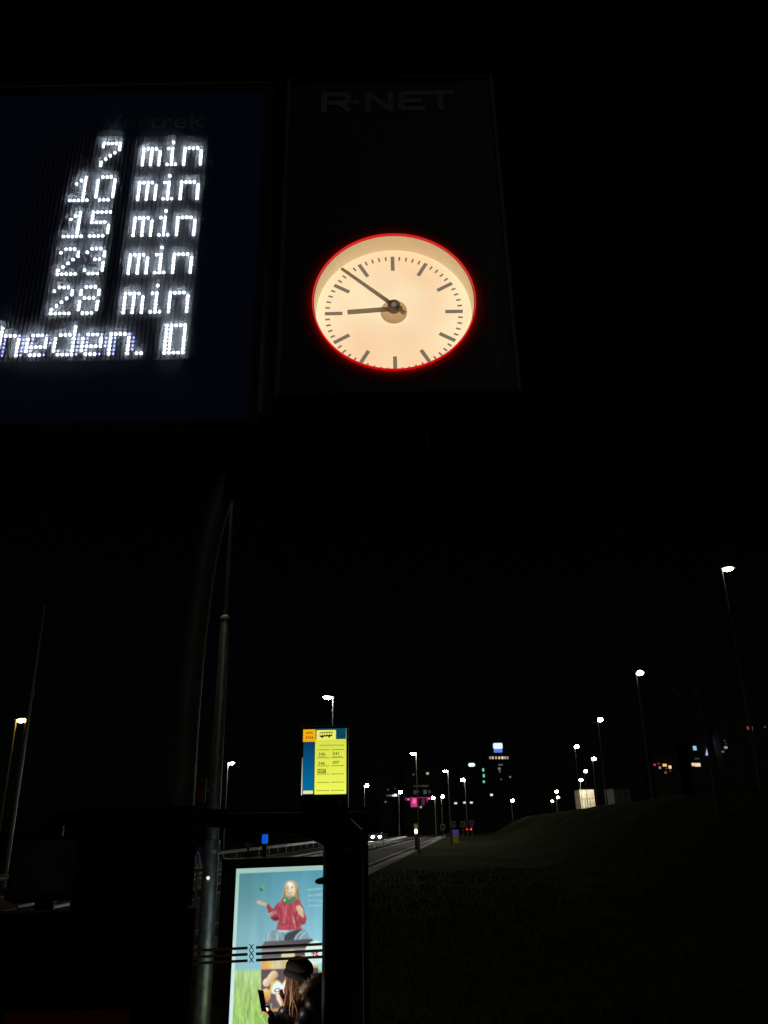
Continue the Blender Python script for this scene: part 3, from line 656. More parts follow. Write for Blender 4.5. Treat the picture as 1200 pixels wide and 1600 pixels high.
b = MB(); b.box((-.70, YM-.12, .12), (-.45, YM+.12, .16), .01); b.build('base_plate', 'galvanised', t)

# ------------------------------------------------------------------ information column
t = thing('information_column', 'black information column with a red lower band beside the curved mast', 'column', (-.72, 2.36, .12))
def xpl(px, py, D=2.3): return at(px, py, D).x
zr = at(100, 1581, 2.3).z
b = MB(); b.box((-.86, 2.335, 2.305), (-.546, 2.40, 2.56), .003); b.build('upper_body', 'black_matte', t)
b = MB(); b.box((-.985, 2.31, .12), (-.665, 2.318, zr), .002); b.build('red_band', mat('band_red', (.4, .03, .02), .5, var=.15, bump=.02), t)
b = MB(); b.box((-1.12, 2.32, .12), (-.535, 2.40, 2.30), .003); b.build('lower_body', 'black_matte', t)
# small tilted screen on the side of the column
c = at(70, 1356, 2.33); Ms = Matrix.Translation(c) @ Matrix.Rotation(R(-3), 4, 'Y') @ Matrix.Rotation(R(-18), 4, 'X')
t = thing('reader_screen', 'small dim rounded screen tilted beside the black column', 'screen', (c.x, c.y, c.z))
b = MB(); rquad(b, Ms, -.093, .093, -.078, .082, .014, .03); b.build('casing', 'charcoal', t)
b = MB(); rquad(b, Ms @ Matrix.Translation((0, -.0035, 0)), -.082, .082, -.066, .07, .008, .003); b.build('screen', mat('screen_grey', (.13, .13, .12), .12, 0, var=.6, scale=9, bump=0), t)
b = MB(); b.tube([Ms @ Vector((.05, .034, 0)), (-.80, 2.36, c.z-.06)], .014, 10); b.build('bracket_arm', 'black_frame', t)

# ------------------------------------------------------------------ bus shelter wall of glass
WR = R(16)
W0 = at(508, 1440, 6.5)
MW = Matrix.Translation((W0.x, W0.y, 0)) @ Matrix.Rotation(WR, 4, 'Z')      # local x along the wall, -y towards the camera
MWI = MW.inverted()
def onwall(px, py, M=None, MI=None):
    M = M or MW; MI = MI or MWI
    o_ = MI @ Vector((0, 0, ZC)); d = MI.to_3x3() @ ray(px, py); k = -o_.y / d.y; q = o_ + d * k; return (q.x, q.z)
t = thing('bus_shelter', 'dark framed glass bus shelter wall with three brown stripes and crosses', 'bus shelter', MW @ Vector((0, 0, .12)))
x575, ztop = onwall(575, 1272); x548 = onwall(548, 1440)[0]; x568 = onwall(568, 1440)[0]
zr_ = onwall(420, 1270)[1]
XL = -1.9
arch = [onwall(px, py) for px, py in ((250, 1288), (300, 1290), (350, 1293), (400, 1297.5), (440, 1301.5), (465, 1305.5), (485, 1310.5), (498, 1316), (505, 1321), (508, 1326))]
arch[0] = (XL, arch[0][1])
b = MB(); b.prism([(XL, zr_)] + arch + [(x548, arch[-1][1]), (x548, zr_)], MW, .09); b.build('header_beam', 'black_frame', t)
b = MB(); b.prism([(XL-.05, zr_+.002), (x575+.02, zr_+.002), (x575+.02, zr_+.03), (XL-.05, zr_+.03)], MW @ Matrix.Translation((0, -.06, 0)), 1.5); b.build('roof', 'black_frame', t)
b = MB()
for (xa, za), (xb_, zb2) in zip(arch[1:-1], arch[2:]): b.tube([MW @ Vector((xa, -.004, za-.002)), MW @ Vector((xb_, -.004, zb2-.002))], .0035, 6)
b.build('arch_edge_glint', 'galvanised', t, True)  # pale rods stand in for light caught along the bevelled edge
b = MB(); b.prism([(0, .12), (x548, .12), (x548, arch[-1][1]-.002), (0, arch[-1][1]-.002)], MW, .10); b.build('corner_post', 'black_frame', t)
b = MB(); b.prism([(x568, .12), (x575, .12), (x575, zr_), (x568, zr_)], MW, .05); b.build('edge_post', 'black_frame', t)
pa = onwall(549, 1279); pb2 = onwall(568, 1297)
b = MB(); b.prism([(x548+.002, .12), (x568-.002, .12), (x568-.002, pb2[1]), (x548+.002, pa[1])], MW @ Matrix.Translation((0, .02, 0)), .008)
b.build('end_pane', mat('smoked_pane', (.05, .05, .045), .15, 0, var=.5, scale=7, bump=0), t)
b = MB(); b.prism([(x548+.001, pa[1]+.004), (x568-.001, pb2[1]+.004), (x568-.001, zr_), (x548+.001, zr_)], MW, .05); b.build('end_gusset', 'black_frame', t)
b = MB(); b.prism([(XL-.12, .12), (XL, .12), (XL, zr_), (XL-.12, zr_)], MW, .10); b.build('far_post', 'black_frame', t)
zg = onwall(400, 1290)[1]
b = MB(); vs = [MW @ Vector((x, .045, z)) for x, z in ((XL, .3), (-.002, .3), (-.002, arch[-1][1]+.05), (XL, zg+.1))]; b.add(vs, [(0,1,2,3)]); b.build('glass_pane', 'clear_glass', t)
b = MB(); b.prism([(XL, .2), (-.002, .2), (-.002, .3), (XL, .3)], MW, .08); b.build('bottom_rail', 'black_frame', t)
# stripes and crosses printed on the glass
translucent('stripe_brown', (.24, .16, .1), .6)
for k in range(3):
    ya = 1482.5 + k*10.0
    for xa, xb_ in ((286, 388), (401, 505)):
        sl_ = -.052
        q = [onwall(xa, ya+(xa-388)*sl_-2.4), onwall(xb_, ya+(xb_-388)*sl_-2.4), onwall(xb_, ya+(xb_-388)*sl_+2.2), onwall(xa, ya+(xa-388)*sl_+2.2)]
        b = MB(); b.add([MW @ Vector((x, .041, z)) for x, z in q], [(0,1,2,3)]); b.build('stripe', 'stripe_brown', t)
    cxp, cyp = 394, ya - .5 + (394-388)*sl_ - .8
    b = MB(); x0_, z0_ = onwall(cxp, cyp); h_ = .0135
    stroke(b, [(x0_-h_, z0_-h_*1.2), (x0_+h_, z0_+h_*1.2)], .0065, MW, .041); stroke(b, [(x0_-h_, z0_+h_*1.2), (x0_+h_, z0_-h_*1.2)], .0065, MW, .0405)
    b.build('cross', 'black_frame', t)
# glass clamp
pc = [onwall(*q) for q in ((509, 1369.5), (504, 1371), (498, 1373), (495, 1375), (493.2, 1378), (494.5, 1380.5), (497, 1381.5), (509, 1381.5))]
b = MB(); b.prism([(x, z) for x, z in pc], MW @ Matrix.Translation((0, -.02, 0)), .06); b.build('glass_clamp', 'black_frame', t)

# ------------------------------------------------------------------ yellow stop sign
DS = 6.62
MSg = Matrix.Translation((0, DS, 0)) @ Matrix.Rotation(0, 4, 'Z')
def sp(px, py): q = at(px, py, DS); return q.x, q.z
t = thing('stop_sign', 'lit yellow and blue bus stop sign with route numbers above the shelter', 'bus stop sign', (sp(508, 1270)[0], DS, sp(508, 1270)[1]))
sx0, sz1 = sp(474, 1138.5); sx1, sz0 = sp(541.5, 1241)
sx0 -= .002
def SX(px): return sx0 + (sx1-sx0)*(px-474)/(541.5-474)
def SZ(py): return sz1 - (sz1-sz0)*(py-1138.5)/(1241-1138.5)
b = MB(); b.box((sx0-.012, DS+.004, sz0-.16), (sx1+.012, DS+.10, sz1+.018), .008); b.build('light_case', 'black_frame', t)
b = MB(); b.box((SX(500), DS+.02, zr_+.02), (SX(516), DS+.08, sz0-.161)); b.build('bracket', 'black_frame', t)
def grad_panel(name, x0, x1, z0, z1, ctop, cbot, y, mname, r=None, s=1.):
    m = bpy.data.materials.get(mname)
    if not m:
        m = bpy.data.materials.new(mname); m.use_nodes = True; n_ = m.node_tree; b_ = n_.nodes['Principled BSDF']
        tc_ = n_.nodes.new('ShaderNodeTexCoord'); sp_ = n_.nodes.new('ShaderNodeSeparateXYZ'); cr_ = n_.nodes.new('ShaderNodeValToRGB')
        n_.links.new(tc_.outputs['Generated'], sp_.inputs[0]); n_.links.new(sp_.outputs[2], cr_.inputs[0]); n_.links.new(cr_.outputs[0], b_.inputs['Emission Color'])
        cr_.color_ramp.elements[0].color = lin(cbot) + (1,); cr_.color_ramp.elements[1].color = lin(ctop) + (1,)  # uneven backlight painted into the emission, mostly brighter towards the bottom
        b_.inputs['Base Color'].default_value = (.04, .04, .04, 1); b_.inputs['Emission Strength'].default_value = s
    b = MB()
    if r: rquad(b, Matrix.Translation((0, DS+y, 0)), x0, x1, z0, z1, r, .002)
    else: quad(b, Matrix.Translation((0, DS+y, 0)), x0, x1, z0, z1)
    return b.build(name, m, t)
grad_panel('blue_header', SX(494.3), SX(540), SZ(1156.5), SZ(1139), (6, 72, 96), (4, 66, 88), 0, 'sign_teal')
grad_panel('blue_side', SX(475), SX(492), SZ(1234), SZ(1160), (6, 58, 98), (2, 108, 158), 0, 'sign_side_blue')
grad_panel('zone_plate', SX(474.3), SX(493.6), SZ(1159.5), SZ(1140), (250, 178, 18), (246, 170, 15), -.003, 'sign_orange', .004)
grad_panel('bus_plate', SX(495), SX(525), SZ(1157), SZ(1141.5), (238, 240, 108), (236, 238, 100), -.004, 'sign_pale', .006)
yp = grad_panel('route_panel', SX(493), SX(541), SZ(1240.5), SZ(1156), (214, 224, 78), (240, 248, 88), -.002, 'sign_yellow', .006)
grad_panel('side_tag', SX(476), SX(491), SZ(1239.5), SZ(1234.5), (225, 228, 175), (235, 238, 190), -.002, 'sign_tag', .003)
grad_panel('light_gap', SX(473.3), SX(474.6), SZ(1241), SZ(1184), (110, 115, 80), (250, 250, 225), -.003, 'sign_gap')
grad_panel('light_gap', SX(540.2), SX(541.3), SZ(1156), SZ(1139), (110, 125, 110), (150, 160, 130), -.003, 'sign_gap2')
MTx = Matrix.Translation((0, DS-.0045, 0))
mat('sign_ink', (.05, .05, .01), .6, var=.1, bump=0, emit=lin((118, 122, 30)), strength=.8, sample=False); mat('sign_ink_dark', (.02, .02, .02), .6, var=.1, bump=0); mat('sign_ink_brown', (.05, .03, .01), .6, var=.1, bump=0, emit=lin((120, 80, 10)), strength=.8, sample=False)
for body, x0, x1, y0, y1 in (('246', 498.3, 509, 1176.5, 1181.5), ('341', 520, 530, 1176, 1181), ('346', 498.3, 508.6, 1191, 1196), ('397', 520, 530.5, 1190, 1195)):
    text_mesh(body, MTx, SX(x0), SX(x1), SZ(y1), SZ(y0), .02).build('route_number', 'sign_ink', t)
text_mesh('Amstelveenseweg', MTx, SX(499.5), SX(536.5), SZ(1167.3), SZ(1164), .01).build('stop_name', 'sign_ink', t)
b = MB(); quad(b, MTx, SX(497), SX(510), SZ(1208.5), SZ(1202)); b.build('night_route_box', 'sign_ink', t)
text_mesh('N97', Matrix.Translation((0, DS-.0065, 0)), SX(498), SX(509), SZ(1207.6), SZ(1202.8), .02).build('route_number', bpy.data.materials['sign_yellow'], t)
text_mesh('zone', Matrix.Translation((0, DS-.006, 0)), SX(478.5), SX(489), SZ(1147), SZ(1144), .02).build('zone_word', 'sign_ink_brown', t)
text_mesh('5734', Matrix.Translation((0, DS-.006, 0)), SX(478), SX(490), SZ(1155), SZ(1151), .03).build('zone_number', 'sign_ink_brown', t)
for yk in (1172.5, 1185, 1197.5, 1210, 1222.5, 1235):
    for xa, xb_ in ((496.5, 515.5), (518, 537.5)):
        b = MB(); quad(b, MTx, SX(xa), SX(xb_), SZ(yk+.45), SZ(yk-.45)); b.build('ruled_line', 'sign_ink', t)
for yk in (1183.2,):
    for xa, xb_ in ((498, 510), (520, 535)):
        b = MB(); quad(b, MTx, SX(xa), SX(xb_), SZ(yk+.35), SZ(yk-.35)); b.build('small_print', 'sign_ink', t)
MB2 = Matrix.Translation((0, DS-.0065, 0))
b = MB()
b.prism([(SX(500), SZ(1152.2)), (SX(500), SZ(1150.3)), (SX(504), SZ(1149.8)), (SX(519.5), SZ(1149)), (SX(519.5), SZ(1151)), (SX(500.5), SZ(1152.4))], MB2, .001)
b.prism([(SX(500), SZ(1146.2)), (SX(500), SZ(1145.2)), (SX(520), SZ(1144.3)), (SX(520), SZ(1145.5))], MB2, .001)
for k in range(6):
    xk = 500 + k*3.7; quad(b, MB2, SX(xk), SX(xk+.7), SZ(1150.5), SZ(1145.2))
disc(b, Matrix.Translation((0, DS-.0072, 0)), SX(504), SZ(1152.7), .0075, 20); disc(b, Matrix.Translation((0, DS-.0072, 0)), SX(514.6), SZ(1152.2), .0075, 20)
b.build('bus_symbol', 'sign_ink_dark', t)
b = MB(); quad(b, Matrix.Translation((0, DS+.001, 0)), SX(528), SX(536), SZ(1258), SZ(1250)); b.build('small_sticker', 'grey_plastic', t)

# ------------------------------------------------------------------ poster case
PR = R(27)
A0 = at(368.5, 1357.5, 9.6)
MP = Matrix.Translation((A0.x, A0.y, 0)) @ Matrix.Rotation(PR, 4, 'Z'); MPI = MP.inverted()
def onposter(px, py): return onwall(px, py, MP, MPI)
PW, ZT = 1.22, A0.z; ZBt = ZT - 1.8
t = thing('poster_case', 'lit advertising poster of a girl in a red jacket behind the glass', 'poster', MP @ Vector((PW/2, 0, .12)))
b = MB(); fr_ = .10
b.prism([(-fr_, .12), (PW+fr_, .12), (PW+fr_, ZT+fr_), (-fr_, ZT+fr_)], MP @ Matrix.Translation((0, .012, 0)), .2); b.build('case', 'black_frame', t)
for x0_, x1_, z0_, z1_ in ((-fr_, -.003, .3, ZT+fr_), (PW+.003, PW+fr_, .3, ZT+fr_), (-.002, PW+.002, ZT+.003, ZT+fr_), (-.002, PW+.002, .2, ZBt-.003)):
    b = MB(); b.prism([(x0_, z0_), (x1_, z0_), (x1_, z1_), (x0_, z1_)], MP @ Matrix.Translation((0, -.03, 0)), .041); b.build('frame_bar', 'black_frame', t)
# --- the print, painted cell by cell into a colour attribute
NU, NV = 230, 330
uu = np.linspace(0, PW, NU); zz = np.linspace(ZT, ZBt, NV)
U, Zz = np.meshgrid(uu, zz)
MPn = np.array(MP); CMn = np.array(CM.to_4x4())[:3, :3]
Pw = np.stack([U*MPn[0, 0]+MPn[0, 3], U*MPn[1, 0]+MPn[1, 3], Zz-ZC], -1) @ CMn
PXX = 600 + F*Pw[..., 0]/-Pw[..., 2]; PYY = 800 - F*Pw[..., 1]/-Pw[..., 2]   # design coordinates of the artwork
img = np.zeros((NV, NU, 3))
def c3(c): return np.array(c, float)
def mixc(a, b_, k): return c3(a)*(1-k[..., None]) + c3(b_)*k[..., None]
def over(mask, colr):
    global img
    colr = np.broadcast_to(c3(colr) if np.ndim(colr) == 1 else colr, img.shape); img = img*(1-mask[..., None]) + colr*mask[..., None]
def fbm(sx, sy, oct_=4, seed=0):
    r = np.random.default_rng(seed); out = np.zeros((NV, NU)); amp = 1.; tot = 0
    for o_ in range(oct_):
        gy, gx = max(2, int(NV/sy)+2), max(2, int(NU/sx)+2); gdat = r.random((gy, gx))
        yi = np.linspace(0, gy-1.001, NV); xi = np.linspace(0, gx-1.001, NU); y0 = yi.astype(int); x0 = xi.astype(int); fy = (yi-y0)[:, None]; fx = (xi-x0)[None]
        out += amp*((gdat[y0][:, x0]*(1-fx)+gdat[y0][:, x0+1]*fx)*(1-fy)+(gdat[y0+1][:, x0]*(1-fx)+gdat[y0+1][:, x0+1]*fx)*fy); tot += amp; amp *= .5; sx /= 2; sy /= 2
        sx = max(sx, 1.5); sy = max(sy, 1.5)
    return out/tot
SOFT = .7
def poly(pts, soft=SOFT):
    pts = np.array(pts, float); n_ = len(pts); ins = np.zeros(PXX.shape, bool); dmin = np.full(PXX.shape, 1e9)
    for i in range(n_):
        (x1_, y1_), (x2_, y2_) = pts[i], pts[(i+1) % n_]
        cond = ((y1_ > PYY) != (y2_ > PYY)); xi = (x2_-x1_)*(PYY-y1_)/((y2_-y1_) if y2_ != y1_ else 1e-9)+x1_; ins ^= cond & (PXX < xi)
        dx, dy = x2_-x1_, y2_-y1_; tt = np.clip(((PXX-x1_)*dx+(PYY-y1_)*dy)/(dx*dx+dy*dy+1e-9), 0, 1)
        dmin = np.minimum(dmin, np.hypot(PXX-x1_-tt*dx, PYY-y1_-tt*dy))
    return np.clip(.5+np.where(ins, dmin, -dmin)/soft, 0, 1)
def ell(cx, cy, rx, ry, soft=SOFT, ang=0.):
    ca, sa = math.cos(R(ang)), math.sin(R(ang)); x = (PXX-cx)*ca+(PYY-cy)*sa; y = -(PXX-cx)*sa+(PYY-cy)*ca
    return np.clip(.5+(1-np.hypot(x/rx, y/ry))*min(rx, ry)/soft, 0, 1)
def line(pts, wd, soft=SOFT):
    d = np.full(PXX.shape, 1e9)
    for (x1_, y1_), (x2_, y2_) in zip(pts[:-1], pts[1:]):
        dx, dy = x2_-x1_, y2_-y1_; tt = np.clip(((PXX-x1_)*dx+(PYY-y1_)*dy)/(dx*dx+dy*dy+1e-9), 0, 1); d = np.minimum(d, np.hypot(PXX-x1_-tt*dx, PYY-y1_-tt*dy))
    return np.clip(.5+(wd/2-d)/soft, 0, 1)
# sky
k = np.clip((PYY-1350)/150, 0, 1); img = mixc((72, 132, 142), (148, 196, 205), k)
kx = np.clip((PXX-370)/90, 0, 1); img = img*(.88+.12*kx[..., None]) + (c3((0, 4, 14))*kx[..., None])
img = img*(.94+.12*fbm(16, 60, 3, 1)[..., None])
# grass of the poster
gk = np.clip((PYY-1513)/6, 0, 1); gn = fbm(3, 14, 3, 2)
gcol = mixc((176, 200, 128), (150, 184, 84), np.clip((PYY-1513)/70, 0, 1))*(.78+.44*gn[..., None])
over(gk, gcol)
# girl -------------------------------------------------
hair = (176, 146, 104)
over(poly([(444, 1384), (449, 1376.5), (458, 1375.5), (465, 1381), (467, 1395), (469, 1408), (463, 1412), (444, 1410), (438, 1409), (442, 1398)]), hair)
over(poly([(444, 1386), (443, 1400), (438, 1410), (442, 1410), (446, 1400)]), (120, 92, 62)); over(poly([(465, 1384), (467, 1396), (469, 1408), (466, 1408), (463, 1395)]), (132, 100, 66))
over(poly([(449, 1396), (458, 1396), (461, 1408), (447, 1408)]), (196, 150, 112))
over(ell(453.4, 1389.5, 8.3, 12.5), (226, 198, 160)); over(ell(452, 1384, 5.5, 5), (243, 226, 196)*1); over(ell(456.5, 1392, 3, 3.2, 3), (236, 208, 172))
over(ell(449.8, 1387.5, 1.6, .8), (118, 92, 74)); over(ell(456.2, 1387, 1.6, .8), (118, 92, 74)); over(line([(447.8, 1385.2), (451, 1384.8)], .7), (150, 118, 86)); over(line([(454.6, 1384.6), (458, 1384.9)], .7), (150, 118, 86))
over(line([(453, 1388), (452.4, 1391.5), (453.8, 1392)], .6), (196, 156, 118))
over(line([(449.5, 1394), (452, 1395.6), (455.4, 1395.3), (457.2, 1393.6)], 1.2), (150, 84, 70)); over(line([(451, 1394.6), (455.8, 1394.4)], .7), (248, 236, 220)); over(ell(453, 1399.6, 4.5, 2, 2), (196, 154, 116))
over(poly([(442.5, 1402), (447.5, 1401), (451, 1405.5), (460, 1400.5), (463.5, 1403), (457, 1409), (449, 1413.5), (444, 1409)]), (44, 132, 94)); over(ell(445, 1406.5, 1.3, 1.5), (220, 228, 214))
jk = np.clip((PXX-430)/50, 0, 1); jn = fbm(5, 7, 3, 4); jc = mixc((176, 58, 68), (196, 70, 82), jk)*(.78+.42*jn[..., None])
over(poly([(439, 1407.5), (445, 1409), (449, 1413), (457, 1409.5), (464, 1404), (470, 1409), (471, 1425), (470.5, 1452), (450, 1453.5), (432, 1453), (435, 1438), (433.5, 1420)]), jc)
over(poly([(437, 1409), (434, 1422), (435, 1435), (431, 1439.5), (425, 1438), (420.5, 1428.5), (415.5, 1414), (418, 1411.5), (424, 1418), (428, 1421), (431, 1414)]), jc*.92)
over(poly([(421, 1431), (431, 1439), (436, 1437), (435, 1432), (427, 1434)]), (92, 40, 52)*1)
over(line([(420.5, 1428.5), (430.5, 1423.5)], 1.5), (226, 214, 214)); over(line([(422, 1431.5), (431.5, 1426.5)], 1.2), (216, 204, 206))
over(poly([(400.5, 1409.5), (406, 1408.2), (412, 1409.5), (418, 1412), (416.5, 1416), (410, 1414.5), (403, 1412.5)]), (206, 162, 130)); over(line([(401, 1409), (407, 1407.6)], 1), (222, 186, 154))
over(poly([(468, 1409), (474, 1418), (479, 1436), (477, 1444), (469, 1445), (466, 1438), (470, 1430)]), jc*.86)
over(poly([(463, 1416.5), (468, 1414), (473.5, 1420), (476, 1430), (473, 1434), (467, 1428), (463, 1421)]), (220, 184, 150)); over(line([(464.5, 1419), (472, 1430)], .7), (170, 128, 100)); over(line([(466.5, 1417), (474, 1428)], .6), (178, 134, 106))
over(line([(448.3, 1414), (445.5, 1432), (442.6, 1450)], .8), (222, 150, 150)); over(line([(457.5, 1431.5), (459.5, 1440), (461.3, 1448)], 1.1), (224, 190, 190))
jn2 = fbm(2.5, 9, 2, 5); je = mixc((96, 122, 138), (152, 176, 186), jn2)
over(poly([(436, 1453.5), (468, 1453), (475, 1451), (481, 1458), (486, 1470), (487, 1476), (414, 1476), (415, 1464), (418, 1456), (426, 1453.5)]), je)
over(poly([(433, 1453), (452, 1453.5), (447, 1457), (436, 1456.5)]), (172, 196, 202)); over(poly([(449, 1458), (462, 1453), (473, 1451), (463, 1461), (458, 1470), (444, 1470), (445, 1462)]), (60, 64, 68))
for q in ([(421, 1457), (418, 1464), (417, 1472)], [(470, 1455), (463, 1462), (459, 1470)], [(477, 1457), (470, 1464), (467, 1472)], [(432, 1458), (434, 1472)]): over(line(q, 1.2), (196, 206, 206))
for q, c_, w_ in (([(436, 1418), (440, 1430), (437, 1446)], (120, 34, 46), 1.6), ([(452, 1424), (455, 1436), (452, 1450)], (140, 42, 54), 1.4), ([(464, 1424), (461, 1434), (466, 1447)], (118, 34, 46), 1.8), ([(440, 1446), (452, 1442), (466, 1447)], (128, 38, 50), 1.2),
                  ([(430, 1417), (428, 1428), (432, 1437)], (124, 36, 48), 1.4), ([(443, 1416), (444, 1428)], (214, 96, 104), 1.6), ([(458, 1414), (461, 1424)], (216, 98, 106), 1.8), ([(436, 1438), (439, 1450)], (206, 88, 96), 1.4), ([(474, 1424), (475, 1438)], (206, 84, 94), 1.4), ([(424, 1420), (427, 1427)], (210, 92, 100), 1.2)):
    over(line(q, w_, 2.2)*.75, c_)
for k_ in range(16):
    x_ = 445 + k_*1.45; side_ = -1 if x_ < 454 else 1
    if 448.5 < x_ < 460: continue
    over(line([(x_, 1381), (x_+side_*1.5, 1394), (x_+side_*3.2, 1407)], .6, .8)*.6, c3((196, 168, 124))*(.62 if k_ % 2 else 1.12))
over(ell(447.5, 1391, 2.6, 9, 4)*.45, (150, 112, 84)); over(line([(446, 1379), (453, 1376.5), (461, 1379)], 1.6, 2)*.6, (206, 184, 142)); over(poly([(447, 1401), (459, 1400), (455, 1404), (450, 1404)], 2)*.6, (150, 104, 78))
# jar --------------------------------------------------
over(poly([(409, 1478), (414, 1471), (487, 1467), (494, 1474), (495, 1492), (409, 1498)]), mixc((104, 92, 96), (78, 68, 72), np.clip((PXX-410)/80, 0, 1)))
over(poly([(409, 1484.5), (494, 1480.5), (494, 1484), (409, 1488)]), (146, 138, 140)); over(poly([(439, 1486), (460, 1483.5), (461, 1502), (440, 1504)]), (208, 188, 146)); over(ell(451, 1496, 10.5, 9.5), (216, 196, 150)); over(line([(441, 1497), (461, 1495)], .8), (178, 148, 96))
over(poly([(409, 1498), (495, 1492.5), (497, 1514), (408, 1515)]), mixc((226, 160, 74), (214, 200, 160), np.clip(1-np.abs(PXX-434)/18, 0, 1))*(.9+.2*fbm(6, 9, 2, 8)[..., None]))
over(ell(451, 1498, 9, 7), (214, 192, 148)); over(line([(441, 1502), (446, 1504), (456, 1503), (461, 1500)], .7), (176, 142, 84))
over(poly([(408, 1515), (497, 1512), (500, 1577), (408, 1584)]), mixc((94, 72, 80), (112, 82, 92), np.clip((PYY-1515)/60, 0, 1)))
over(poly([(408, 1577), (500, 1571), (500, 1582), (470, 1588), (424, 1588), (408, 1585)]), (196, 132, 74))
pn = mixc((244, 226, 186), (192, 112, 66), np.clip((PXX-412)*.04+(PYY-1518)*.028-.35, 0, 1))
over(ell(428, 1523, 6.6, 6.4, ang=-35), pn); over(ell(417, 1535, 6.2, 7.2, ang=35), pn); over(poly([(417, 1527), (423, 1519), (431, 1528), (422, 1539)]), pn)
over(ell(415.5, 1555, 7.5, 10.5), mixc((244, 196, 112), (206, 120, 58), np.clip((PYY-1546)/18, 0, 1))); over(ell(420, 1577, 3, 4), (232, 190, 96)); over(ell(412, 1573, 5, 5), (82, 84, 92))
hs = [(421, 1547), (424, 1536), (431, 1530.5), (437, 1533), (440.5, 1537.5), (445, 1531), (452, 1524), (456, 1532), (455, 1545), (449, 1556), (441, 1562), (444, 1572), (446, 1576), (438, 1572), (432, 1562), (430, 1552), (424, 1553)]
over(poly(hs), (226, 196, 96)); cxh, cyh = 440, 1549
over(poly([((x-cxh)*.86+cxh+.8, (y-cyh)*.86+cyh+.8) for x, y in hs]), mixc((226, 238, 240), (196, 222, 226), np.clip((PYY-1530)/45, 0, 1)))
# right of the jar: round badge, bright grass
over(ell(492.5, 1489, 16, 19), (220, 232, 222)); over(ell(492.5, 1489, 14.2, 17.2), (206, 226, 222))
for yk, w_ in ((1501, 5), (1506, 6)): over(line([(489, yk), (489+w_*2, yk-.9)], 1.1), (168, 186, 190))
# soft white print in the sky, illegible strokes
rp = np.random.default_rng(4)
for yk in (1389, 1398.5, 1407, 1415):
    x = 481
    while x < 520:
        over(line([(x, yk+rp.uniform(-1.5, 1)), (x+rp.uniform(1.5, 4), yk+rp.uniform(-2.5, 2))], 1.3, 2.) * .4, (214, 232, 236)); x += rp.uniform(2.2, 4.6)
# ball and grass blades in front
over(ell(408.8, 1388.6, 3.4, 3.7, 1.4), (104, 164, 110)); over(ell(408.4, 1389.4, 2.4, 2.6, 1.), (40, 106, 56)); over(ell(410.3, 1387.6, 1.2, 1.2, 1.), (120, 186, 96))
for _ in range(150):
    x = rp.uniform(365, 530); y = rp.uniform(1585, 1640); h_ = rp.uniform(12, 40)*(1 if y > 1600 else .6); l_ = rp.uniform(-7, 7)
    c_ = c3((158, 188, 96))*rp.uniform(.55, 1.25)+c3((20, 25, 20))
    over(line([(x, y), (x+l_*.4, y-h_*.6), (x+l_, y-h_)], rp.uniform(.7, 1.6), .9)*.8, np.minimum(c_, 255))
for _ in range(2):
    pd = np.pad(img, ((1, 1), (1, 1), (0, 0)), mode='edge'); img = (pd[:-2, 1:-1] + pd[2:, 1:-1] + pd[1:-1, :-2] + pd[1:-1, 2:] + 2*pd[1:-1, 1:-1]) / 6
# border
bd = np.maximum.reduce([np.clip(.5+(.045-U)/.008, 0, 1), np.clip(.5+(Zz-(ZT-.05))/.008, 0, 1), np.clip(.5+(U-(PW-.045))/.008, 0, 1), np.clip(.5+(ZBt+.05-Zz)/.008, 0, 1)])
over(bd, mixc((150, 182, 170), (196, 220, 214), np.clip((PYY-1350)/200, 0, 1)))
gm = img.mean(-1, keepdims=True); img = np.clip((gm + (img-gm)*.86)*1.03 + 2, 0, 255)/255.
limg = np.where(img <= .04045, img/12.92, ((img+.055)/1.055)**2.4)
vv = np.stack([U, np.zeros_like(U), Zz], -1).reshape(-1, 3)
vw = vv @ MPn[:3, :3].T + MPn[:3, 3]
b = MB(); b.v = vw.tolist(); b.f = [(j*NU+i, (j+1)*NU+i, (j+1)*NU+i+1, j*NU+i+1) for j in range(NV-1) for i in range(NU-1)]
attr_emit('poster_light', 1.35)
po = b.build('poster_print', 'poster_light', t, fix=False)
ca = po.data.color_attributes.new('print', 'FLOAT_COLOR', 'POINT'); ca.data.foreach_set('color', np.concatenate([limg.reshape(-1, 3), np.ones((NU*NV, 1))], 1).astype(np.float32).ravel())
# the back of the case carries the same lit print towards the road
pm = po.data.copy(); pm.transform(MP @ Matrix.Rotation(math.pi, 4, 'Z') @ Matrix.Translation((-PW, -.25, 0)) @ MPI); pb_ = bpy.data.objects.new('poster_print', pm); COL.objects.link(pb_); adopt(pb_, t)
# lettering of the print
mat('print_red', (.4, .03, .05), .5, var=.05, bump=0, emit=lin((206, 44, 62)), strength=.9, sample=False)
x0_, z0_ = onposter(428, 1551); x1_, z1_ = onposter(458, 1541)
text_mesh('Calvé', MP @ Matrix.Translation((0, -.003, 0)), x0_, x1_, z0_, z1_, .02).build('brand_lettering', 'print_red', t)
x0_, z0_ = onposter(486, 1498); x1_, z1_ = onposter(497.5, 1487.5)
text_mesh('75', MP @ Matrix.Translation((0, -.003, 0)), x0_, x1_, z0_, z1_, .03).build('badge_number', 'print_red', t)
b = MB(); b.add([MP @ Vector(q) for q in ((.0, -.02, ZBt), (PW, -.02, ZBt), (PW, -.02, ZT), (0, -.02, ZT))], [(0,1,2,3)]); b.build('cover_glass', 'clear_glass', t)

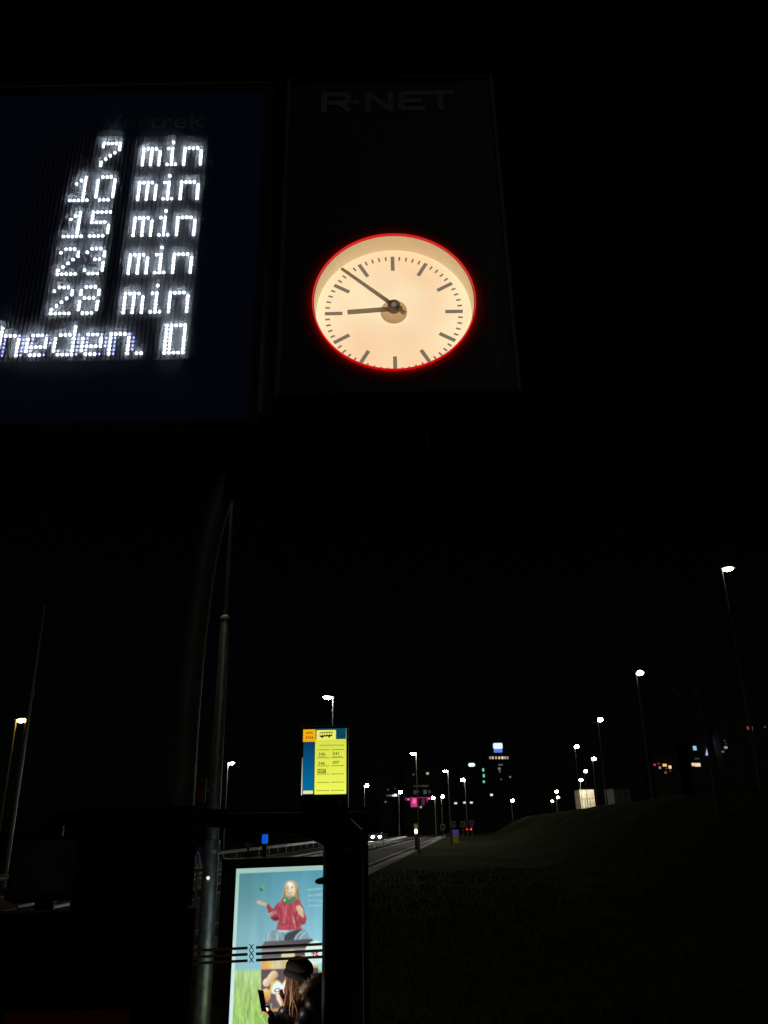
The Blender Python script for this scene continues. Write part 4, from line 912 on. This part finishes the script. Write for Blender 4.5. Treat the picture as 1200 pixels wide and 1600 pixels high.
# ------------------------------------------------------------------ waiting person
mat('skin', (.56, .33, .25), .55, var=.1, scale=20, bump=.03); mat('hair_brown', (.27, .155, .08), .5, var=.45, scale=60, bump=.3)
mat('knit_black', (.02, .017, .016), .9, var=.4, scale=90, bump=.6); mat('coat_black', (.016, .016, .018), .38, var=.2, scale=25, bump=.25)
mat('fur', (.55, .45, .34), .9, var=.5, scale=40, bump=.3); mat('denim', (.02, .022, .03), .9, var=.3, bump=.1); mat('boot', (.015, .013, .012), .5, var=.2, bump=.1)
YP = 7.0
def pp(px, py, dy=0.): q = at(px, py, YP); return Vector((q.x, YP+dy, q.z))
def skin(name, verts, edges, m, parent, root=0, sub=2):
    bm = bmesh.new(); ly = bm.verts.layers.skin.verify(); bv = []
    for i, (p_, r_) in enumerate(verts):
        v = bm.verts.new(p_); v[ly].radius = (r_, r_) if not hasattr(r_, '__len__') else r_; v[ly].use_root = (i == root); bv.append(v)
    for a_, c_ in edges: bm.edges.new((bv[a_], bv[c_]))
    me_ = bpy.data.meshes.new(name); bm.to_mesh(me_); bm.free()
    o_ = bpy.data.objects.new(name, me_); COL.objects.link(o_)
    md = o_.modifiers.new('s', 'SKIN'); md.use_smooth_shade = True; md.branch_smoothing = .4
    ss = o_.modifiers.new('u', 'SUBSURF'); ss.levels = sub; ss.render_levels = sub
    dg = bpy.context.evaluated_depsgraph_get(); nm_ = bpy.data.meshes.new_from_object(o_.evaluated_get(dg)); o_.modifiers.clear(); o_.data = nm_; nm_.name = name
    nm_.materials.clear(); nm_.materials.append(MATS[m])
    if parent: adopt(o_, parent)
    return o_
G0 = .12
hc = pp(467, 1521)                                    # head centre
bx = hc.x + .10                                       # body line, standing behind the head
t = thing('person', 'person in black beanie and black puffer coat with fur hood holding a phone', 'person', (bx, YP, G0))
LS, RS = Vector((bx+.03, YP-.17, 1.235)), Vector((bx+.03, YP+.17, 1.235))
LE, RE = Vector((bx-.12, YP-.26, .985)), Vector((bx-.06, YP+.2, .985))
LW, RW = pp(447, 1570, -.1), pp(433, 1580, -.25)
V_ = [((bx+.02, YP, .80), .13), ((bx+.03, YP, 1.0), .12), ((bx+.03, YP, 1.18), .13), ((bx+.01, YP, 1.29), .055), ((hc.x+.03, YP, hc.z-.07), .055), ((hc.x, YP, hc.z), (.082, .095)), ((hc.x+.01, YP, hc.z+.06), .075),
      (LS, .055), (LE, .045), (LW, .028), (RS, .055), (RE, .045), (RW, .028),
      ((bx+.02, YP-.09, .74), .085), ((bx, YP-.1, .46), .06), ((bx+.03, YP-.1, .18), .04), ((bx-.1, YP-.1, .15), .035),
      ((bx+.02, YP+.09, .74), .085), ((bx, YP+.1, .46), .06), ((bx+.03, YP+.1, .18), .04), ((bx-.1, YP+.1, .15), .035)]
E_ = [(0,1),(1,2),(2,3),(3,4),(4,5),(5,6),(2,7),(7,8),(8,9),(2,10),(10,11),(11,12),(0,13),(13,14),(14,15),(15,16),(0,17),(17,18),(18,19),(19,20)]
body = skin('body', V_, E_, 'skin', t)
# face: nose, brow and chin, mostly hidden by hair and beanie
b = MB(); b.ellip((hc.x-.085, YP, hc.z-.03), (.022, .014, .02)); b.ellip((hc.x-.05, YP, hc.z-.085), (.035, .04, .025)); b.ellip((hc.x, YP-.083, hc.z-.02), (.018, .008, .03)); b.build('face_relief', 'skin', t, True)
b = MB()
for s in (-1, 1): b.ellip((hc.x-.078, YP+s*.032, hc.z-.005), (.008, .013, .006))
b.build('eyes', 'knit_black', t, True)
# hands
def hand_mesh(name, wrist, up_, fwd, side, L=.165, curl=.5, spread=.16):
    up_ = Vector(up_).normalized(); fwd = (Vector(fwd) - up_*Vector(fwd).dot(up_)).normalized(); sd = up_.cross(fwd).normalized()*side
    V = [(wrist, .026), (wrist+up_*.035, (.036, .02)), (wrist+up_*.075, (.042, .019))]; E = [(0,1),(1,2)]
    for k_, (ln_, off) in enumerate(((.062, -.031), (.074, -.011), (.07, .011), (.055, .03))):
        base_ = wrist+up_*.08+sd*off; d_ = (up_+sd*off*spread*20).normalized(); p1_ = base_+d_*ln_*.45; p2_ = p1_+(d_*(1-curl*.5)+fwd*curl).normalized()*ln_*.3; p3_ = p2_+(d_*(1-curl)+fwd*curl*1.3).normalized()*ln_*.25
        i0 = len(V); V += [(base_, .0105), (p1_, .0095), (p2_, .0088), (p3_, .0072)]; E += [(2, i0), (i0, i0+1), (i0+1, i0+2), (i0+2, i0+3)]
    i0 = len(V); tb_ = wrist+up_*.03-sd*.03; V += [(tb_, .014), (tb_+up_*.03-sd*.022+fwd*.015, .0115), (tb_+up_*.06-sd*.026+fwd*.03, .009)]; E += [(1, i0), (i0, i0+1), (i0+1, i0+2)]
    V = [(wrist+(Vector(p_)-wrist)*.84, tuple(q*.86 for q in r_) if hasattr(r_, '__len__') else r_*.86) for p_, r_ in V]
    return skin(name, V, E, 'skin', t, 0, 2)
hand_mesh('hand', LW, (-.3, .0, 1), (-1, .3, 0), 1, curl=.3)
hand_mesh('hand', RW, (-.5, -.1, .8), (-.74, -.67, .1), -1, curl=.8)
# trousers, boots
b = MB()
for s in (-1, 1): b.tube([(bx+.02, YP+s*.085, .82), (bx+.01, YP+s*.095, .6), (bx, YP+s*.1, .42), (bx+.03, YP+s*.1, .2)], [.105, .09, .072, .06], 14)
b.build('trousers', 'denim', t, True)
for s in (-1, 1):
    b = MB(); b.tube([(bx+.035, YP+s*.1, .33), (bx+.03, YP+s*.1, .2), (bx+.03, YP+s*.1, .135)], [.068, .062, .06], 14); b.ellip((bx-.04, YP+s*.1, .165), (.135, .05, .048), 14, 8); b.build('boot', 'boot', t, True)
# puffer coat with quilted rings
def quilt(mb, pts, rads, segs, n=18, puff=.016, sq=None):
    P_ = []; Rr = []
    L = len(pts)-1
    for i in range(segs*5+1):
        f_ = i/(segs*5)*L; a_ = min(int(f_), L-1); u_ = f_-a_; u_ = u_
        p_ = Vector(pts[a_]).lerp(Vector(pts[a_+1]), u_); r_ = rads[a_]*(1-u_)+rads[a_+1]*u_; q_ = abs(math.sin(math.pi*i/5))
        rr_ = r_-puff*.6+puff*q_**.6; P_.append(p_); Rr.append((rr_*(sq[0] if sq else 1), rr_*(sq[1] if sq else 1)))
    mb.tube(P_, Rr, n, up=(1, 0, 0))
b = MB()
quilt(b, [(bx+.02, YP, .66), (bx+.02, YP, .85), (bx+.035, YP, 1.05), (bx+.04, YP, 1.22), (bx+.03, YP, 1.31)], [.19, .185, .185, .175, .09], 7, 26, sq=(1.1, .82))
def smooth_path(ps, k=6):
    out = []
    for i in range(len(ps)-1):
        p0, p1, p2_, p3 = [Vector(ps[max(0, min(len(ps)-1, j))]) for j in (i-1, i, i+1, i+2)]
        for q in range(k):
            u = q/k; out.append(.5*((2*p1)+(-p0+p2_)*u+(2*p0-5*p1+4*p2_-p3)*u*u+(-p0+3*p1-3*p2_+p3)*u**3))
    return out+[Vector(ps[-1])]
for S_, E2, W_ in ((LS, LE, LW), (RS, RE, RW)):
    sp_ = smooth_path([S_+Vector((.03, 0, .03)), S_.lerp(E2, .35), E2, E2.lerp(W_, .5), W_-(W_-E2).normalized()*.0]); nq = len(sp_)
    quilt(b, sp_, [.088-.04*i/(nq-1) for i in range(nq)], 8, 16, .014)
b.build('coat', 'coat_black', t, True)
c = pp(483, 1577, -.29); b = MB(); b.ellip((c.x, LS.y-.083, c.z), (.02, .006, .009), 10, 6, Matrix.Rotation(R(-20), 3, 'Y')); b.build('sleeve_badge', 'white_wall', t, True)
# hood with fur trim
b = MB(); b.tube([pp(478, 1545, -.1), pp(494, 1549, -.06), pp(503, 1548, .05), pp(492, 1545, .13)], [.04, .06, .06, .04], 14); b.build('hood', 'coat_black', t, True)
fz = random.Random(5); fm = MB()
path = smooth_path([pp(474, 1548, -.13), pp(484, 1535, -.125), pp(496, 1529, -.08), pp(507, 1530, .0), pp(500, 1530, .1), pp(480, 1535, .13)], 8)
fm.tube(path, [.03]*len(path), 10)
for _ in range(1500):
    i = fz.randrange(len(path)-1); c_ = path[i].lerp(path[i+1], fz.random()); d_ = Vector((fz.gauss(0, 1), fz.gauss(0, 1), fz.gauss(0, 1))).normalized(); e_ = d_.cross(Vector((.3, .5, .8))).normalized()*.0022
    p0 = c_+d_*.024; p1 = c_+(d_+Vector((0, 0, -.15))).normalized()*fz.uniform(.042, .066); fm.add([p0-e_, p0+e_, p1], [(0, 1, 2)])
fm.build('fur_trim', 'fur', t, fix=False)
# beanie
rot = Matrix.Rotation(R(14), 3, 'Y')
b = MB(); b.ellip(hc+Vector((.004, 0, .035)), (.112, .098, .083), 24, 14, rot, zmin=-.6); b.build('beanie_crown', 'knit_black', t, True)
b = MB(); pts = [hc + rot @ Vector((.108*math.cos(2*math.pi*k/28), .097*math.sin(2*math.pi*k/28), -.005)) for k in range(29)]
b.tube(pts, [(.010, .028)]*29, 8, cap=False, up=(0, 0, 1)); b.build('beanie_cuff', 'knit_black', t, True)
# hair
hm = MB(); hr = random.Random(11)
for k in range(90):
    a_ = hr.uniform(-2.9, .5) if k < 70 else hr.uniform(0, 6.28); s_ = math.sin(a_); c_ = math.cos(a_)
    p0 = hc + rot @ Vector((.088*c_*-1*.9, -.08*abs(s_)*(1 if k < 75 else -1), -.02))
    dx = hr.uniform(-.045, .03); en = Vector((hc.x+.0+hr.uniform(-.065, .05), YP-.14+hr.uniform(-.05, .05) if k < 75 else YP+.12, hr.uniform(1.04, 1.16)))
    m1 = p0.lerp(en, .35)+Vector((dx*.6, -.018, .0)); m2 = p0.lerp(en, .72)+Vector((hr.uniform(-.03, .03), -.012, .0))
    pth = smooth_path([p0, m1, m2, en+Vector((hr.uniform(-.02, .02), 0, 0))], 4); r_ = hr.uniform(.006, .011)
    hm.tube(pth, [r_*(.8+.5*math.sin(math.pi*i/(len(pth)-1)))*(1-.6*i/(len(pth)-1)) for i in range(len(pth))], 5)
hm.build('hair', 'hair_brown', t, True)
# phone, a thing held in the hand
pc_ = pp(418, 1553, -.26)
t = thing('phone', 'black smartphone held up in the hand of the person', 'phone', pc_)
Mph = Matrix.Translation(pc_) @ Matrix.Rotation(R(42), 4, 'Z') @ Matrix.Rotation(R(-16), 4, 'Y')
def pbx(mb, a, c_, bev):
    tmp = MB(); tmp.box(a, c_, bev); mb.add([Mph @ Vector(v) for v in tmp.v], tmp.f)
b = MB(); pbx(b, (-.004, -.036, -.074), (.004, .036, .074), .003); b.build('case', 'black_frame', t)
b = MB(); b.add([Mph @ Vector(q) for q in ((.0045, -.032, -.068), (.0045, .032, -.068), (.0045, .032, .068), (.0045, -.032, .068))], [(0,1,2,3)]); b.build('screen', glow('phone_screen', (255, 230, 216), 34.), t)
for z in (.05, .03):
    b = MB(); b.tube([Mph @ Vector((-.0042, -.02, z)), Mph @ Vector((-.0065, -.02, z))], .008, 14); b.build('camera_lens', 'dark_glass', t)
